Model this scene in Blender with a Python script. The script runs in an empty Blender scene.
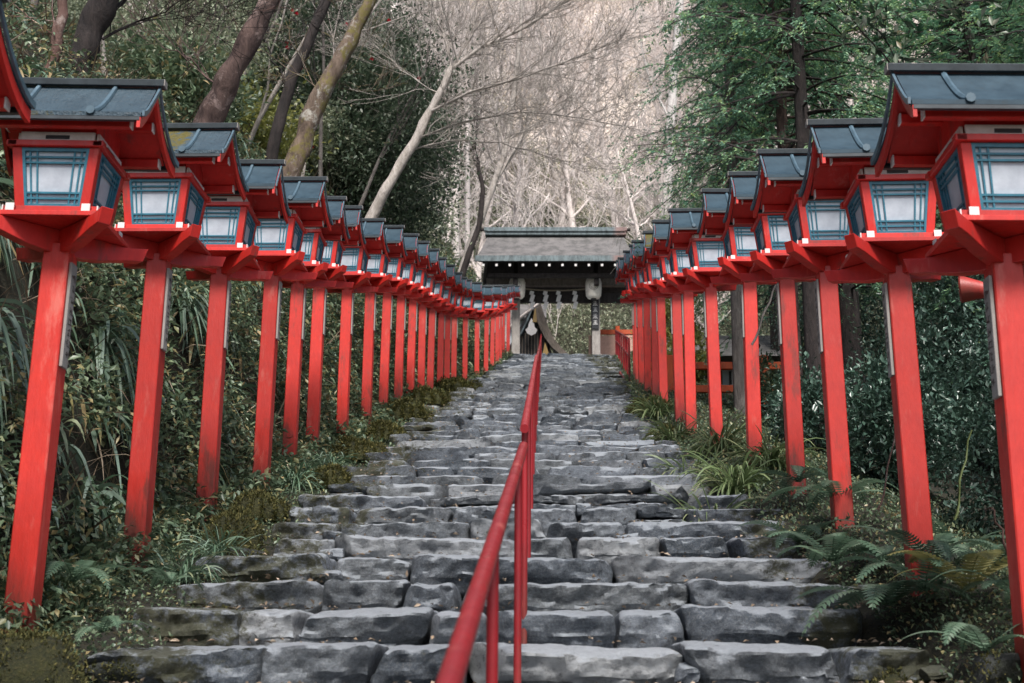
import bpy, bmesh, math, random
import numpy as np
from mathutils import Vector, Matrix, noise

R = math.radians
rng = random.Random(7)
nr = np.random.default_rng(11)
scene = bpy.context.scene
COL = scene.collection

# ------------------------------------------------------------------ camera
F_PX, PITCH, CX, CY = 1300.0, 14.6, 545.0, 341.5
EYE = Vector((0, 0, 1.5))
cam_d = bpy.data.cameras.new('camera')
cam = bpy.data.objects.new('camera', cam_d); COL.objects.link(cam)
cam.location = EYE
cam.rotation_euler = (R(90 + PITCH), 0, 0)
cam_d.sensor_width = 36; cam_d.lens = F_PX / 1024 * 36
cam_d.shift_x = -(CX - 512) / 1024
cam_d.clip_end = 2000; cam_d.clip_start = .05
cam_d.dof.use_dof = True; cam_d.dof.focus_distance = 11.0; cam_d.dof.aperture_fstop = 4.5
scene.camera = cam

def at(px, py, y):
    """point of the place seen at that pixel at distance y"""
    z = y * math.tan(R(PITCH) - math.atan((py - CY) / F_PX))
    zc = y * math.cos(R(PITCH)) + z * math.sin(R(PITCH))
    return Vector(((px - CX) * zc / F_PX, y, z + EYE.z))

# ------------------------------------------------------------------ helpers
def link(o, parent=None):
    COL.objects.link(o)
    if parent is not None: o.parent = parent
    return o

def tag(o, label=None, cat=None, group=None, kind=None):
    if label: o['label'] = label
    if cat: o['category'] = cat
    if group: o['group'] = group
    if kind: o['kind'] = kind
    return o

def empty(name, loc=(0, 0, 0), rz=0, label=None, cat=None, group=None, kind=None):
    o = bpy.data.objects.new(name, None); link(o)
    o.location = loc; o.rotation_euler = (0, 0, rz); o.empty_display_size = .2
    return tag(o, label, cat, group, kind)

def copy_tree(o, parent=None):
    c = o.copy(); COL.objects.link(c)
    if parent is not None: c.parent = parent
    for ch in list(o.children): copy_tree(ch, c)
    return c

def np_mesh(name, V, F, mat, parent=None, rnd=None, smooth=False, uvw=None):
    me = bpy.data.meshes.new(name)
    V = np.asarray(V, dtype=np.float32); F = np.asarray(F, dtype=np.int32)
    me.vertices.add(len(V)); me.vertices.foreach_set('co', V.ravel())
    m, k = F.shape
    me.loops.add(m * k); me.loops.foreach_set('vertex_index', F.ravel())
    me.polygons.add(m)
    me.polygons.foreach_set('loop_start', np.arange(0, m * k, k, dtype=np.int32))
    if smooth: me.polygons.foreach_set('use_smooth', np.ones(m, dtype=bool))
    me.update(calc_edges=True)
    if rnd is not None:
        a = me.attributes.new('rnd', 'FLOAT', 'POINT'); a.data.foreach_set('value', np.asarray(rnd, dtype=np.float32))
    if mat: me.materials.append(mat)
    return link(bpy.data.objects.new(name, me), parent)

class MB:
    def __init__(s): s.v = []; s.f = []
    def add(s, vs, fs):
        n = len(s.v); s.v += [tuple(v) for v in vs]; s.f += [tuple(i + n for i in f) for f in fs]; return s
    def hexa(s, p):   # 8 points: bottom 4 ccw, top 4 ccw
        return s.add(p, [(0, 3, 2, 1), (4, 5, 6, 7), (0, 1, 5, 4), (1, 2, 6, 5), (2, 3, 7, 6), (3, 0, 4, 7)])
    def box(s, x0, x1, y0, y1, z0, z1):
        return s.hexa([(x0, y0, z0), (x1, y0, z0), (x1, y1, z0), (x0, y1, z0), (x0, y0, z1), (x1, y0, z1), (x1, y1, z1), (x0, y1, z1)])
    def bar(s, a, b, w, h, up=(0, 0, 1)):
        a = Vector(a); b = Vector(b); d = (b - a).normalized(); up = Vector(up)
        sx = d.cross(up)
        if sx.length < 1e-4: sx = d.cross(Vector((1, 0, 0)))
        sx.normalize(); u = sx.cross(d).normalized()
        q = []
        for p in (a, b):
            q.append([p - sx * w / 2 - u * h / 2, p + sx * w / 2 - u * h / 2, p + sx * w / 2 + u * h / 2, p - sx * w / 2 + u * h / 2])
        return s.add(q[0] + q[1], [(0, 1, 2, 3), (7, 6, 5, 4), (0, 4, 5, 1), (1, 5, 6, 2), (2, 6, 7, 3), (3, 7, 4, 0)])
    def prism(s, prof, axis, a, b):
        """prof: closed list of 2D points; axis 'x' (prof is y,z) or 'y' (prof is x,z) or 'z'"""
        n = len(prof)
        def P(t, u, v): return {'x': (t, u, v), 'y': (u, t, v), 'z': (u, v, t)}[axis]
        vs = [P(a, u, v) for u, v in prof] + [P(b, u, v) for u, v in prof]
        return s.add(vs, [tuple(range(n))[::-1], tuple(range(n, 2 * n))] + [(i, (i + 1) % n, n + (i + 1) % n, n + i) for i in range(n)])
    def tube(s, pts, rad, k=8, cap=True):
        pts = [Vector(p) for p in pts]; n = len(pts); base = len(s.v)
        if not hasattr(rad, '__len__'): rad = [rad] * n
        ref = None
        for i, p in enumerate(pts):
            t = (pts[min(i + 1, n - 1)] - pts[max(i - 1, 0)]).normalized()
            if ref is None: ref = t.orthogonal().normalized()
            ref = (ref - t * ref.dot(t)).normalized(); b = t.cross(ref)
            for j in range(k):
                a = 2 * math.pi * j / k
                s.v.append(tuple(p + (ref * math.cos(a) + b * math.sin(a)) * rad[i]))
        for i in range(n - 1):
            for j in range(k):
                j2 = (j + 1) % k
                s.f.append((base + i * k + j, base + i * k + j2, base + (i + 1) * k + j2, base + (i + 1) * k + j))
        if cap:
            s.f.append(tuple(base + j for j in range(k))[::-1]); s.f.append(tuple(base + (n - 1) * k + j for j in range(k)))
        return s
    def build(s, name, mat, parent=None, bevel=0, smooth=False, seg=1):
        me = bpy.data.meshes.new(name); me.from_pydata(s.v, [], s.f)
        bm = bmesh.new(); bm.from_mesh(me)
        bmesh.ops.recalc_face_normals(bm, faces=bm.faces)
        if bevel:
            bmesh.ops.bevel(bm, geom=[e for e in bm.edges if len(e.link_faces) == 2 and e.calc_face_angle(0) > .5], offset=bevel, segments=seg, affect='EDGES', clamp_overlap=True)
        bm.to_mesh(me); bm.free()
        if smooth:
            me.polygons.foreach_set('use_smooth', np.ones(len(me.polygons), dtype=bool)); me.set_sharp_from_angle(angle=R(40))
        me.materials.append(mat)
        return link(bpy.data.objects.new(name, me), parent)

# ------------------------------------------------------------------ materials
class NT:
    def __init__(s, name):
        s.m = bpy.data.materials.new(name); s.m.use_nodes = True
        s.t = s.m.node_tree; s.n = s.t.nodes; s.l = s.t.links; s.b = s.n['Principled BSDF']
        s.out = s.n['Material Output']
    def node(s, typ, **k):
        n = s.n.new(typ)
        for a, v in k.items():
            if a.startswith('i_'):
                key = a[2:]; key = int(key) if key.isdigit() else key.replace('_', ' ')
                if isinstance(v, bpy.types.NodeSocket): s.l.new(v, n.inputs[key])
                else: n.inputs[key].default_value = v
            else: setattr(n, a, v)
        return n
    def coord(s, kind='Object', scale=(1, 1, 1)):
        c = s.node('ShaderNodeTexCoord')
        m = s.node('ShaderNodeMapping'); s.l.new(c.outputs[kind], m.inputs[0]); m.inputs['Scale'].default_value = scale
        return m.outputs[0]
    def noise(s, vec, scale, detail=5, rough=.6, dist=0):
        n = s.node('ShaderNodeTexNoise'); s.l.new(vec, n.inputs['Vector'])
        n.inputs['Scale'].default_value = scale; n.inputs['Detail'].default_value = detail
        n.inputs['Roughness'].default_value = rough; n.inputs['Distortion'].default_value = dist
        return n.outputs[0]
    def ramp(s, fac, stops, interp='LINEAR'):
        n = s.node('ShaderNodeValToRGB'); s.l.new(fac, n.inputs[0]); cr = n.color_ramp; cr.interpolation = interp
        while len(cr.elements) < len(stops): cr.elements.new(.5)
        for e, (p, c) in zip(cr.elements, stops):
            e.position = p; e.color = (c, c, c, 1) if not hasattr(c, '__len__') else (*c, 1)
        return n.outputs[0]
    def mix(s, fac, a, b, mode='MIX'):
        n = s.node('ShaderNodeMix', data_type='RGBA', blend_type=mode)
        for sock, v in ((n.inputs[0], fac), (n.inputs[6], a), (n.inputs[7], b)):
            if isinstance(v, bpy.types.NodeSocket): s.l.new(v, sock)
            elif hasattr(v, '__len__'): sock.default_value = (*v, 1)
            else: sock.default_value = v
        return n.outputs[2]
    def bump(s, h, strength=.5, dist=.02, prev=None):
        n = s.node('ShaderNodeBump'); s.l.new(h, n.inputs['Height']); n.inputs['Strength'].default_value = strength; n.inputs['Distance'].default_value = dist
        if prev is not None: s.l.new(prev, n.inputs['Normal'])
        return n.outputs[0]
    def fin(s, col=None, rough=None, normal=None, metal=None, spec=None):
        for key, v in (('Base Color', col), ('Roughness', rough), ('Normal', normal), ('Metallic', metal), ('Specular IOR Level', spec)):
            if v is None: continue
            if isinstance(v, bpy.types.NodeSocket): s.l.new(v, s.b.inputs[key])
            elif hasattr(v, '__len__'): s.b.inputs[key].default_value = (*v, 1)
            else: s.b.inputs[key].default_value = v
        return s.m
    def rand(s):
        return s.node('ShaderNodeObjectInfo').outputs['Random']
    def attr(s, name='rnd'):
        return s.node('ShaderNodeAttribute', attribute_name=name).outputs['Fac']

def m_red(name, c, dark, scale=1.0, rough=.42):
    t = NT(name); v = t.coord('Object', (1, 1, .25)); g = t.coord('Object')
    a = t.noise(v, 22, 8, .7); b = t.noise(g, 3.5, 5, .65)
    wv = t.node('ShaderNodeVectorMath', operation='ADD'); t.l.new(v, wv.inputs[0]); 
    comb = t.node('ShaderNodeCombineXYZ'); t.l.new(t.rand(), comb.inputs[0]); t.l.new(t.rand(), comb.inputs[2])
    sc = t.node('ShaderNodeVectorMath', operation='SCALE'); t.l.new(comb.outputs[0], sc.inputs[0]); sc.inputs['Scale'].default_value = 37
    t.l.new(sc.outputs[0], wv.inputs[1])
    w = t.noise(wv.outputs[0], 6, 9, .72)
    col = t.mix(t.ramp(a, [(.35, 0), (.7, 1)]), c, tuple(x * .8 for x in c))
    col = t.mix(t.ramp(b, [(.45, 0), (.7, .55)]), col, dark)
    col = t.mix(t.ramp(w, [(.57, 0), (.66, .75)]), col, (.22, .045, .035))       # worn patches
    col = t.mix(t.ramp(w, [(.30, .6), (.42, 0)]), col, (.66, .20, .16))     # chalky faded patches
    gp = t.node('ShaderNodeTexCoord'); gs = t.node('ShaderNodeSeparateXYZ'); t.l.new(gp.outputs['Object'], gs.inputs[0])
    gr = t.node('ShaderNodeMath', operation='MULTIPLY_ADD', i_0=w, i_1=1.1, i_2=t.node('ShaderNodeMath', operation='MULTIPLY', i_0=gs.outputs[2], i_1=-1.0).outputs[0])
    col = t.mix(t.ramp(gr.outputs[0], [(.22, 0), (.62, .75)]), col, (.10, .035, .025))      # damp grime by the ground
    hs = t.node('ShaderNodeHueSaturation'); t.l.new(col, hs.inputs['Color'])
    mr = t.node('ShaderNodeMapRange'); t.l.new(t.rand(), mr.inputs[0]); mr.inputs[3].default_value = .74; mr.inputs[4].default_value = 1.14
    t.l.new(mr.outputs[0], hs.inputs['Value'])
    return t.fin(hs.outputs[0], t.ramp(b, [(.3, rough - .08), (.7, rough + .2)]), t.bump(a, .6, .006))
RED = m_red('vermilion_painted_wood', (.66, .028, .020), (.40, .013, .014))
REDP = m_red('vermilion_post_paint', (.67, .040, .028), (.42, .018, .018))
PIPE = m_red('red_pipe_paint', (.32, .018, .024), (.15, .012, .016), rough=.32)
ORANGE = m_red('orange_shrine_paint', (.75, .12, .03), (.5, .07, .02))

def m_simple(name, c, rough=.5, var=.2, scale=12, bump=.2, metal=0, c2=None, spec=None):
    t = NT(name); v = t.coord('Object')
    a = t.noise(v, scale, 7, .65)
    col = t.mix(t.ramp(a, [(.3, 0), (.7, 1)]), tuple(x * (1 - var) for x in c), c2 or tuple(min(1, x * (1 + var)) for x in c))
    return t.fin(col, rough, t.bump(a, bump, .006), metal, spec)
WHITE = m_simple('white_painted_end', (.74, .72, .70), .5, .15, 20)
TEAL = m_simple('teal_lattice_paint', (.035, .17, .24), .4, .25, 20)
def m_paper():
    t = NT('paper_window_pane'); v = t.coord('Object')
    a = t.noise(v, 9, 6, .7); col = t.mix(t.ramp(a, [(.35, 0), (.75, 1)]), (.56, .62, .68), (.38, .43, .49))
    return t.fin(col, .35, None)
PAPER = m_paper()
LPAPER = m_simple('paper_lantern_shade', (.84, .79, .70), .6, .12, 8)
BLACK = m_simple('black_lacquer', (.015, .016, .018), .4, .3, 20)
def m_roof(name, moss):
    t = NT(name); v = t.coord('Object'); a = t.noise(v, 9, 8, .7); b = t.noise(v, 40, 4, .6)
    col = t.mix(t.ramp(a, [(.3, 0), (.7, 1)]), (.016, .036, .052), (.042, .078, .105))
    col = t.mix(t.ramp(b, [(.55, 0), (.75, .5)]), col, (.03, .04, .045))
    rough = t.ramp(a, [(.3, .5), (.7, .7)])
    if moss:
        sp = t.node('ShaderNodeSeparateXYZ'); t.l.new(v, sp.inputs[0])
        lim = t.ramp(t.node('ShaderNodeMath', operation='MULTIPLY_ADD', i_0=sp.outputs[0 if moss == 1 else 1], i_1=-1.0, i_2=.68 if moss == 1 else -.02).outputs[0], [(.44, 0), (.56, .35)] if moss == 1 else [(.24, 0), (.34, .3)])
        ad = t.node('ShaderNodeMath', operation='ADD', i_0=t.noise(v, 7, 8, .75, .3), i_1=lim)
        mk = t.ramp(ad.outputs[0], [(.78, 0), (.86, 1)])
        col = t.mix(mk, col, t.mix(b, (.05, .05, .012), (.15, .12, .03)))
        rough = t.mix(mk, rough, (.95, .95, .95))
        return t.fin(col, rough, t.bump(b, .8, .02))
    return t.fin(col, rough, t.bump(a, .12, .01), None, .3)
ROOF = m_roof('blue_grey_sheet_roof', False); ROOFM = m_roof('mossy_sheet_roof', 1); ROOFE = m_roof('mossy_eave_roof', 2)
TRIM = m_simple('blue_grey_metal_trim', (.075, .125, .16), .4, .35, 14)
DARKTRIM = m_simple('dark_ridge_metal', (.035, .045, .052), .45, .4, 14)
PLATE = None
def m_plate():
    t = NT('weathered_name_board'); v = t.coord('Object', (1, 1, .15)); a = t.noise(v, 60, 6, .7)
    return t.fin(t.mix(a, (.16, .15, .14), (.42, .39, .36)), .8, t.bump(a, .3, .003))
PLATE = m_plate()

def m_stone():
    t = NT('stair_stone'); v = t.coord('Object')
    n1 = t.noise(v, 2.3, 10, .68); n2 = t.noise(t.coord('Object', (1, 1, 1.6)), 17, 14, .8, .25); n3 = t.noise(v, 75, 8, .8)
    rnd = t.attr()
    base = t.ramp(rnd, [(0, (.09, .115, .145)), (.3, (.19, .22, .26)), (.6, (.17, .19, .205)), (.85, (.30, .33, .37)), (1, (.55, .57, .58))])
    col = t.mix(t.ramp(n1, [(.35, 0), (.68, .85)]), base, t.mix(.5, base, (.03, .034, .04)))
    col = t.mix(t.ramp(n2, [(.50, 0), (.66, .85)]), col, (.028, .034, .042))
    col = t.mix(t.ramp(n2, [(.28, .8), (.48, 0)]), col, (.42, .465, .51))
    col = t.mix(t.ramp(n3, [(.5, 0), (.7, .5)]), col, (.5, .51, .5))
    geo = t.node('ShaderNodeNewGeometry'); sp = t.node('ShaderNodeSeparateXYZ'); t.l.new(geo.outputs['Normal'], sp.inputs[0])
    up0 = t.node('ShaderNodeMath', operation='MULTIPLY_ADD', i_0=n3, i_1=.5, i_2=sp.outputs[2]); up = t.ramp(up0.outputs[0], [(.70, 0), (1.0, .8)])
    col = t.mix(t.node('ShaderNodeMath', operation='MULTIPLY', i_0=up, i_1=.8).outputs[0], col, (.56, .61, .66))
    # moss in the crevices and near the sides
    ob = t.node('ShaderNodeTexCoord'); sx = t.node('ShaderNodeSeparateXYZ'); t.l.new(ob.outputs['Object'], sx.inputs[0])
    ab = t.node('ShaderNodeMath', operation='ABSOLUTE', i_0=sx.outputs[0])
    side = t.ramp(t.node('ShaderNodeMath', operation='MULTIPLY', i_0=ab.outputs[0], i_1=.5).outputs[0], [(.52, 0), (.85, .22)])
    mo = t.node('ShaderNodeMath', operation='ADD', i_0=t.noise(v, 3.1, 8, .75), i_1=side)
    mo2 = t.node('ShaderNodeMath', operation='MULTIPLY_ADD', i_0=n2, i_1=.5, i_2=mo.outputs[0]); mk = t.ramp(mo2.outputs[0], [(.90, 0), (.99, .85)])
    col = t.mix(mk, col, t.mix(n3, (.025, .03, .012), (.10, .095, .03)))
    vor = t.node('ShaderNodeTexVoronoi', feature='F1', distance='EUCLIDEAN'); t.l.new(v, vor.inputs['Vector']); vor.inputs['Scale'].default_value = 7
    vor2 = t.node('ShaderNodeTexVoronoi', feature='DISTANCE_TO_EDGE'); t.l.new(t.coord('Object', (1, 1, 1.7)), vor2.inputs['Vector']); vor2.inputs['Scale'].default_value = 4
    crack = t.ramp(vor2.outputs['Distance'], [(0, 0), (.03, 1)])
    nb = t.bump(vor.outputs['Distance'], .45, .05)
    nb = t.bump(n2, 1, .05, nb); nb = t.bump(n3, .8, .014, nb)
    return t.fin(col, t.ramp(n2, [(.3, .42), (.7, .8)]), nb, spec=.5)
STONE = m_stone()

def m_soil(name, a, b, c, scale=6):
    t = NT(name); v = t.coord('Object'); n1 = t.noise(v, scale, 10, .7); n2 = t.noise(v, scale * 7, 6, .7)
    col = t.mix(t.ramp(n1, [(.4, 0), (.62, 1)]), a, b); col = t.mix(t.ramp(n2, [(.5, 0), (.66, .8)]), col, c)
    return t.fin(col, .95, t.bump(n2, 1, .05))
SOIL = m_soil('forest_floor', (.018, .017, .012), (.035, .035, .018), (.07, .055, .03))
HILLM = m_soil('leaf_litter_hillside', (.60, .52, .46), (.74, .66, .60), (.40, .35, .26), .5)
MOSS = m_soil('moss', (.02, .026, .008), (.06, .062, .014), (.12, .10, .03), 12)
BOULD = m_soil('mossy_rock', (.05, .055, .06), (.028, .034, .014), (.10, .105, .10), 5)

def m_leaf(name, stops, rough=.45, trans=.25, nscale=.6, dark=.45):
    t = NT(name); r = t.attr(); col = t.ramp(r, stops)
    v = t.coord('Object'); n = t.noise(v, nscale, 4, .6)
    col = t.mix(t.ramp(n, [(.35, 1 - dark), (.65, 1)]), (0, 0, 0), col)
    t.fin(col, rough)
    tr = t.node('ShaderNodeBsdfTranslucent'); t.l.new(col, tr.inputs[0])
    mx = t.node('ShaderNodeMixShader'); mx.inputs[0].default_value = trans
    t.l.new(t.b.outputs[0], mx.inputs[1]); t.l.new(tr.outputs[0], mx.inputs[2]); t.l.new(mx.outputs[0], t.out.inputs[0])
    return t.m
L_BANK = m_leaf('bank_leaf', [(0, (0.075, 0.124, 0.075)), (.5, (0.165, 0.240, 0.141)), (.8, (0.281, 0.355, 0.214)), (.9, (0.396, 0.364, 0.165)), (1, (0.496, 0.364, 0.199))], .4, .25, 1.0, .3)
L_STRAP = m_leaf('long_leaf_blade', [(0, (0.055, 0.110, 0.061)), (.5, (0.143, 0.231, 0.143)), (.78, (0.286, 0.396, 0.319)), (.88, (0.363, 0.363, 0.143)), (1, (0.396, 0.286, 0.143))], .5, .25, 1.2, .2)
L_DEAD = m_leaf('dry_stem', [(0, (0.109, 0.082, 0.055)), (.6, (0.291, 0.209, 0.137)), (1, (0.546, 0.437, 0.328))], .7, .1)
L_SHRUB = m_leaf('glossy_shrub_leaf', [(0, (0.031, 0.065, 0.049)), (.55, (0.080, 0.150, 0.109)), (.9, (0.167, 0.270, 0.206)), (1, (0.395, 0.485, 0.456))], .28, .15, .8)
L_CONIF = m_leaf('conifer_needle', [(0, (0.089, 0.213, 0.162)), (.5, (0.213, 0.414, 0.265)), (.85, (0.431, 0.632, 0.304)), (1, (0.806, 0.857, 0.304))], .5, .25, .5, .35)
L_CAM = m_leaf('camellia_leaf', [(0, (0.040, 0.069, 0.046)), (.4, (0.103, 0.161, 0.098)), (.75, (0.218, 0.276, 0.184)), (.92, (0.414, 0.460, 0.368)), (1, (0.391, 0.322, 0.184))], .4, .25, .9, .45)
L_HILL = m_leaf('hill_leaf', [(0, (0.270, 0.270, 0.162)), (.5, (0.486, 0.432, 0.270)), (1, (0.702, 0.594, 0.405))], .6, .3, .1, .2)
L_SEDGE = m_leaf('bright_grass_blade', [(0, (.09, .14, .05)), (.6, (.20, .27, .12)), (.9, (.36, .38, .2)), (1, (.42, .34, .15))], .4, .3, 3, .1)
L_FERN = m_leaf('fern_frond', [(0, (0.056, 0.105, 0.062)), (.6, (0.126, 0.209, 0.132)), (1, (0.222, 0.292, 0.209))], .45, .3, 3, .2)
L_YFERN = m_leaf('yellowing_fern', [(0, (0.156, 0.156, 0.052)), (1, (0.312, 0.286, 0.104))], .45, .3, 3, .2)
L_YEL = m_leaf('yellow_green_leaf', [(0, (0.144, 0.173, 0.058)), (.6, (0.317, 0.346, 0.101)), (1, (0.518, 0.490, 0.173))], .5, .35)
L_GREY = m_leaf('grey_green_leaf', [(0, (0.212, 0.255, 0.166)), (.6, (0.420, 0.481, 0.330)), (1, (0.750, 0.750, 0.540))], .5, .3)
L_MOSS = m_leaf('moss_tuft', [(0, (0.049, 0.057, 0.016)), (.6, (0.122, 0.122, 0.033)), (1, (0.244, 0.211, 0.073))], .9, .2)
PETAL = m_simple('camellia_petal', (.5, .01, .04), .5)

def m_bark(name, a, b, lich=None, lf=(.56, .64), lc=(.4, .4, .36)):
    t = NT(name); v = t.coord('Object', (1, 1, .35)); n1 = t.noise(v, 9, 9, .72, .4); g = t.coord('Object'); n2 = t.noise(g, 3.2, 9, .75, .3)
    col = t.mix(t.ramp(n1, [(.38, 0), (.62, 1)]), a, b)
    col = t.mix(t.ramp(n2, [(lf[0], 0), (lf[1], .9)]), col, lc)
    if lich: col = t.mix(t.ramp(t.noise(g, 4.5, 9, .8, .2), [(.50, 0), (.58, .85)]), col, lich)
    return t.fin(col, .9, t.bump(n1, 1, .05))
BARK_RED = m_bark('reddish_bark', (.10, .05, .04), (.20, .12, .10), None, (.55, .62), (.36, .29, .26))
BARK_BROWN = m_bark('flaking_brown_bark', (.05, .03, .028), (.17, .11, .095), None, (.53, .60), (.30, .22, .20))
BARK_DARK = m_bark('dark_bark', (.014, .011, .011), (.045, .034, .032), None, (.66, .75), (.14, .12, .11))
BARK_MOSS = m_bark('moss_covered_bark', (.08, .055, .04), (.22, .16, .12), (.17, .145, .035), (.54, .62), (.45, .43, .38))
BARK_PALE = m_bark('pale_bark', (.34, .30, .265), (.56, .51, .47), None, (.6, .7), (.14, .12, .10))
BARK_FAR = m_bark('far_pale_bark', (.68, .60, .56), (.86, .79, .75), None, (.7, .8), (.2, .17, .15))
BARK_WHITE = m_bark('whitish_bark', (.52, .49, .47), (.68, .65, .62), None, (.62, .72), (.3, .28, .25))
BARK_GREY = m_bark('grey_bark', (.08, .07, .065), (.19, .17, .155), None, (.6, .7), (.3, .29, .27))

# ------------------------------------------------------------------ the lie of the land
def interp(t, pts):
    return float(np.interp(t, [p[0] for p in pts], [p[1] for p in pts]))
S = .281
TOP = 50.1
def plane(y): return S * min(y, TOP)
XL = [(0, -1.76), (14, -1.76), (24, -1.68), (30, -1.5), (36, -1.3), (44, -1.2), (50, -1.15), (60, -1.5)]
XR = [(0, 1.72), (6, 1.70), (14, 1.5), (24, 1.62), (36, 2.15), (50, 2.68), (60, 3.2)]
# distance and lateral place of every lantern
LEFT_Y = [4.62, 6.3, 8.06, 9.7, 11.4, 12.9, 14.3, 16.0, 17.7, 19.3, 20.9, 22.5, 24.2, 26, 28, 30, 32, 34, 36, 38, 40.5, 43, 45.5, 47.6, 49.4]
LEFT_PX = [None, 22, 137, 207, 262, 290, 313, 343, 367, 384, 399, 411, 422, 431, 441, 448, 455, 466, 478, 487, 493, 498, 501, 504, 509]
RIGHT = [(5.45, 1038), (7.1, 922), (9.0, 843), (10.7, 797), (12.4, 755), (14.3, 717), (16.2, 691), (17.9, 680), (20.4, 664), (22.4, 656), (24.5, 648), (26.6, 642), (28.6, 638), (30.5, 636)]
def sagL(y): return interp(y, [(0, 0), (22, 0), (29, .33), (37, .40), (43, .2), (50, 0)])
def lx(px, y):
    z = plane(y) - 1.5
    return (px - CX) * (y * math.cos(R(PITCH)) + z * math.sin(R(PITCH))) / F_PX
LPOST = [(-2.58 if px is None else lx(px - 1, y), y) for y, px in zip(LEFT_Y, LEFT_PX)]
RPOST = [(lx(px, y), y) for y, px in RIGHT]
LP = [(-2, -2.55), (0, -2.5)] + [(y, x) for x, y in LPOST] + [(60, -2.3)]
RP = [(-2, 2.2), (0, 2.1)] + [(y, x) for x, y in RPOST] + [(36, 3.0), (60, 4.2)]
def hillz(y): return max(0, y - 63) * .78 + max(0, y - 110) * .0
def gz(x, y):
    yy = max(y, -12)
    p = S * min(yy, TOP)
    xl = interp(yy, XL); xr = interp(yy, XR); pl = interp(yy, LP) - .30; pr = interp(yy, RP) + .35
    n = noise.noise((x * .7, y * .7, 3)) * .22 + noise.noise((x * 2.3, y * 2.3, 9)) * .08
    if xl <= x <= xr: z = p - .36
    elif x < xl:
        t = (xl - x) / max(.1, xl - pl)
        if t < 1: z = p - .24 + .10 * min(1, t * 2) + n * .3 * t - sagL(y) * min(1, t)
        else:
            u = pl - x
            z = p - .14 - sagL(y) + (3.3 * (1 - math.exp(-u / .9)) + .62 * u) + n * min(1, u * 2)
    else:
        t = (x - xr) / max(.1, pr - xr)
        if t < 1: z = p - .16 + .14 * min(1, t * 2) + n * .3 * t
        else:
            u = x - pr
            z = p + n * .6 - .25 * min(u, 4) + max(0, u - 9) * .45
    if y > TOP:
        k = min(1, (y - TOP) / 3)
        flat = S * TOP - .03
        if x < -3: z = z
        elif x > 4: z = z
        else: z = flat
    z += hillz(y)
    if y > 63:
        z += noise.noise((x * .04, y * .04, 1)) * 5 * min(1, (y - 63) / 30) + abs(x - 2) * .22 * min(1, (y - 63) / 40)
    return z

def axis(spec):
    out = []
    for a, b, s in spec: out += list(np.arange(a, b, s))
    return out
xs = axis([(-90, -20, 5), (-20, -9, 1), (-9, -3.6, .3), (-3.6, 4.2, .16), (4.2, 10, .4), (10, 24, 1.2), (24, 96, 6)])
ys = axis([(-30, -3, 3), (-3, 30, .3), (30, 64, .6), (64, 120, 3), (120, 330, 12)])
V = [(x, y, gz(x, y)) for y in ys for x in xs]
nx = len(xs)
Fg = [(j * nx + i, j * nx + i + 1, (j + 1) * nx + i + 1, (j + 1) * nx + i) for j in range(len(ys) - 1) for i in range(nx - 1)]
g = np_mesh('ground', V, Fg, SOIL, smooth=True); tag(g, kind='structure')
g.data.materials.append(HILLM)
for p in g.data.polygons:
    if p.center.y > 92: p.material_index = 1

# ------------------------------------------------------------------ stone stairway
def cube_grid(nx, ny, nz):
    idx = {}; V = []; F = []
    def vid(i, j, k):
        if (i, j, k) not in idx:
            idx[(i, j, k)] = len(V); V.append((2 * i / nx - 1, 2 * j / ny - 1, 2 * k / nz - 1))
        return idx[(i, j, k)]
    for i in range(nx):
        for j in range(ny):
            F.append((vid(i, j, nz), vid(i + 1, j, nz), vid(i + 1, j + 1, nz), vid(i, j + 1, nz)))
            F.append((vid(i, j, 0), vid(i, j + 1, 0), vid(i + 1, j + 1, 0), vid(i + 1, j, 0)))
        for k in range(nz):
            F.append((vid(i, 0, k), vid(i + 1, 0, k), vid(i + 1, 0, k + 1), vid(i, 0, k + 1)))
            F.append((vid(i, ny, k), vid(i, ny, k + 1), vid(i + 1, ny, k + 1), vid(i + 1, ny, k)))
    for j in range(ny):
        for k in range(nz):
            F.append((vid(0, j, k), vid(0, j, k + 1), vid(0, j + 1, k + 1), vid(0, j + 1, k)))
            F.append((vid(nx, j, k), vid(nx, j + 1, k), vid(nx, j + 1, k + 1), vid(nx, j, k + 1)))
    return np.array(V), np.array(F)
_cg = {}
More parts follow.
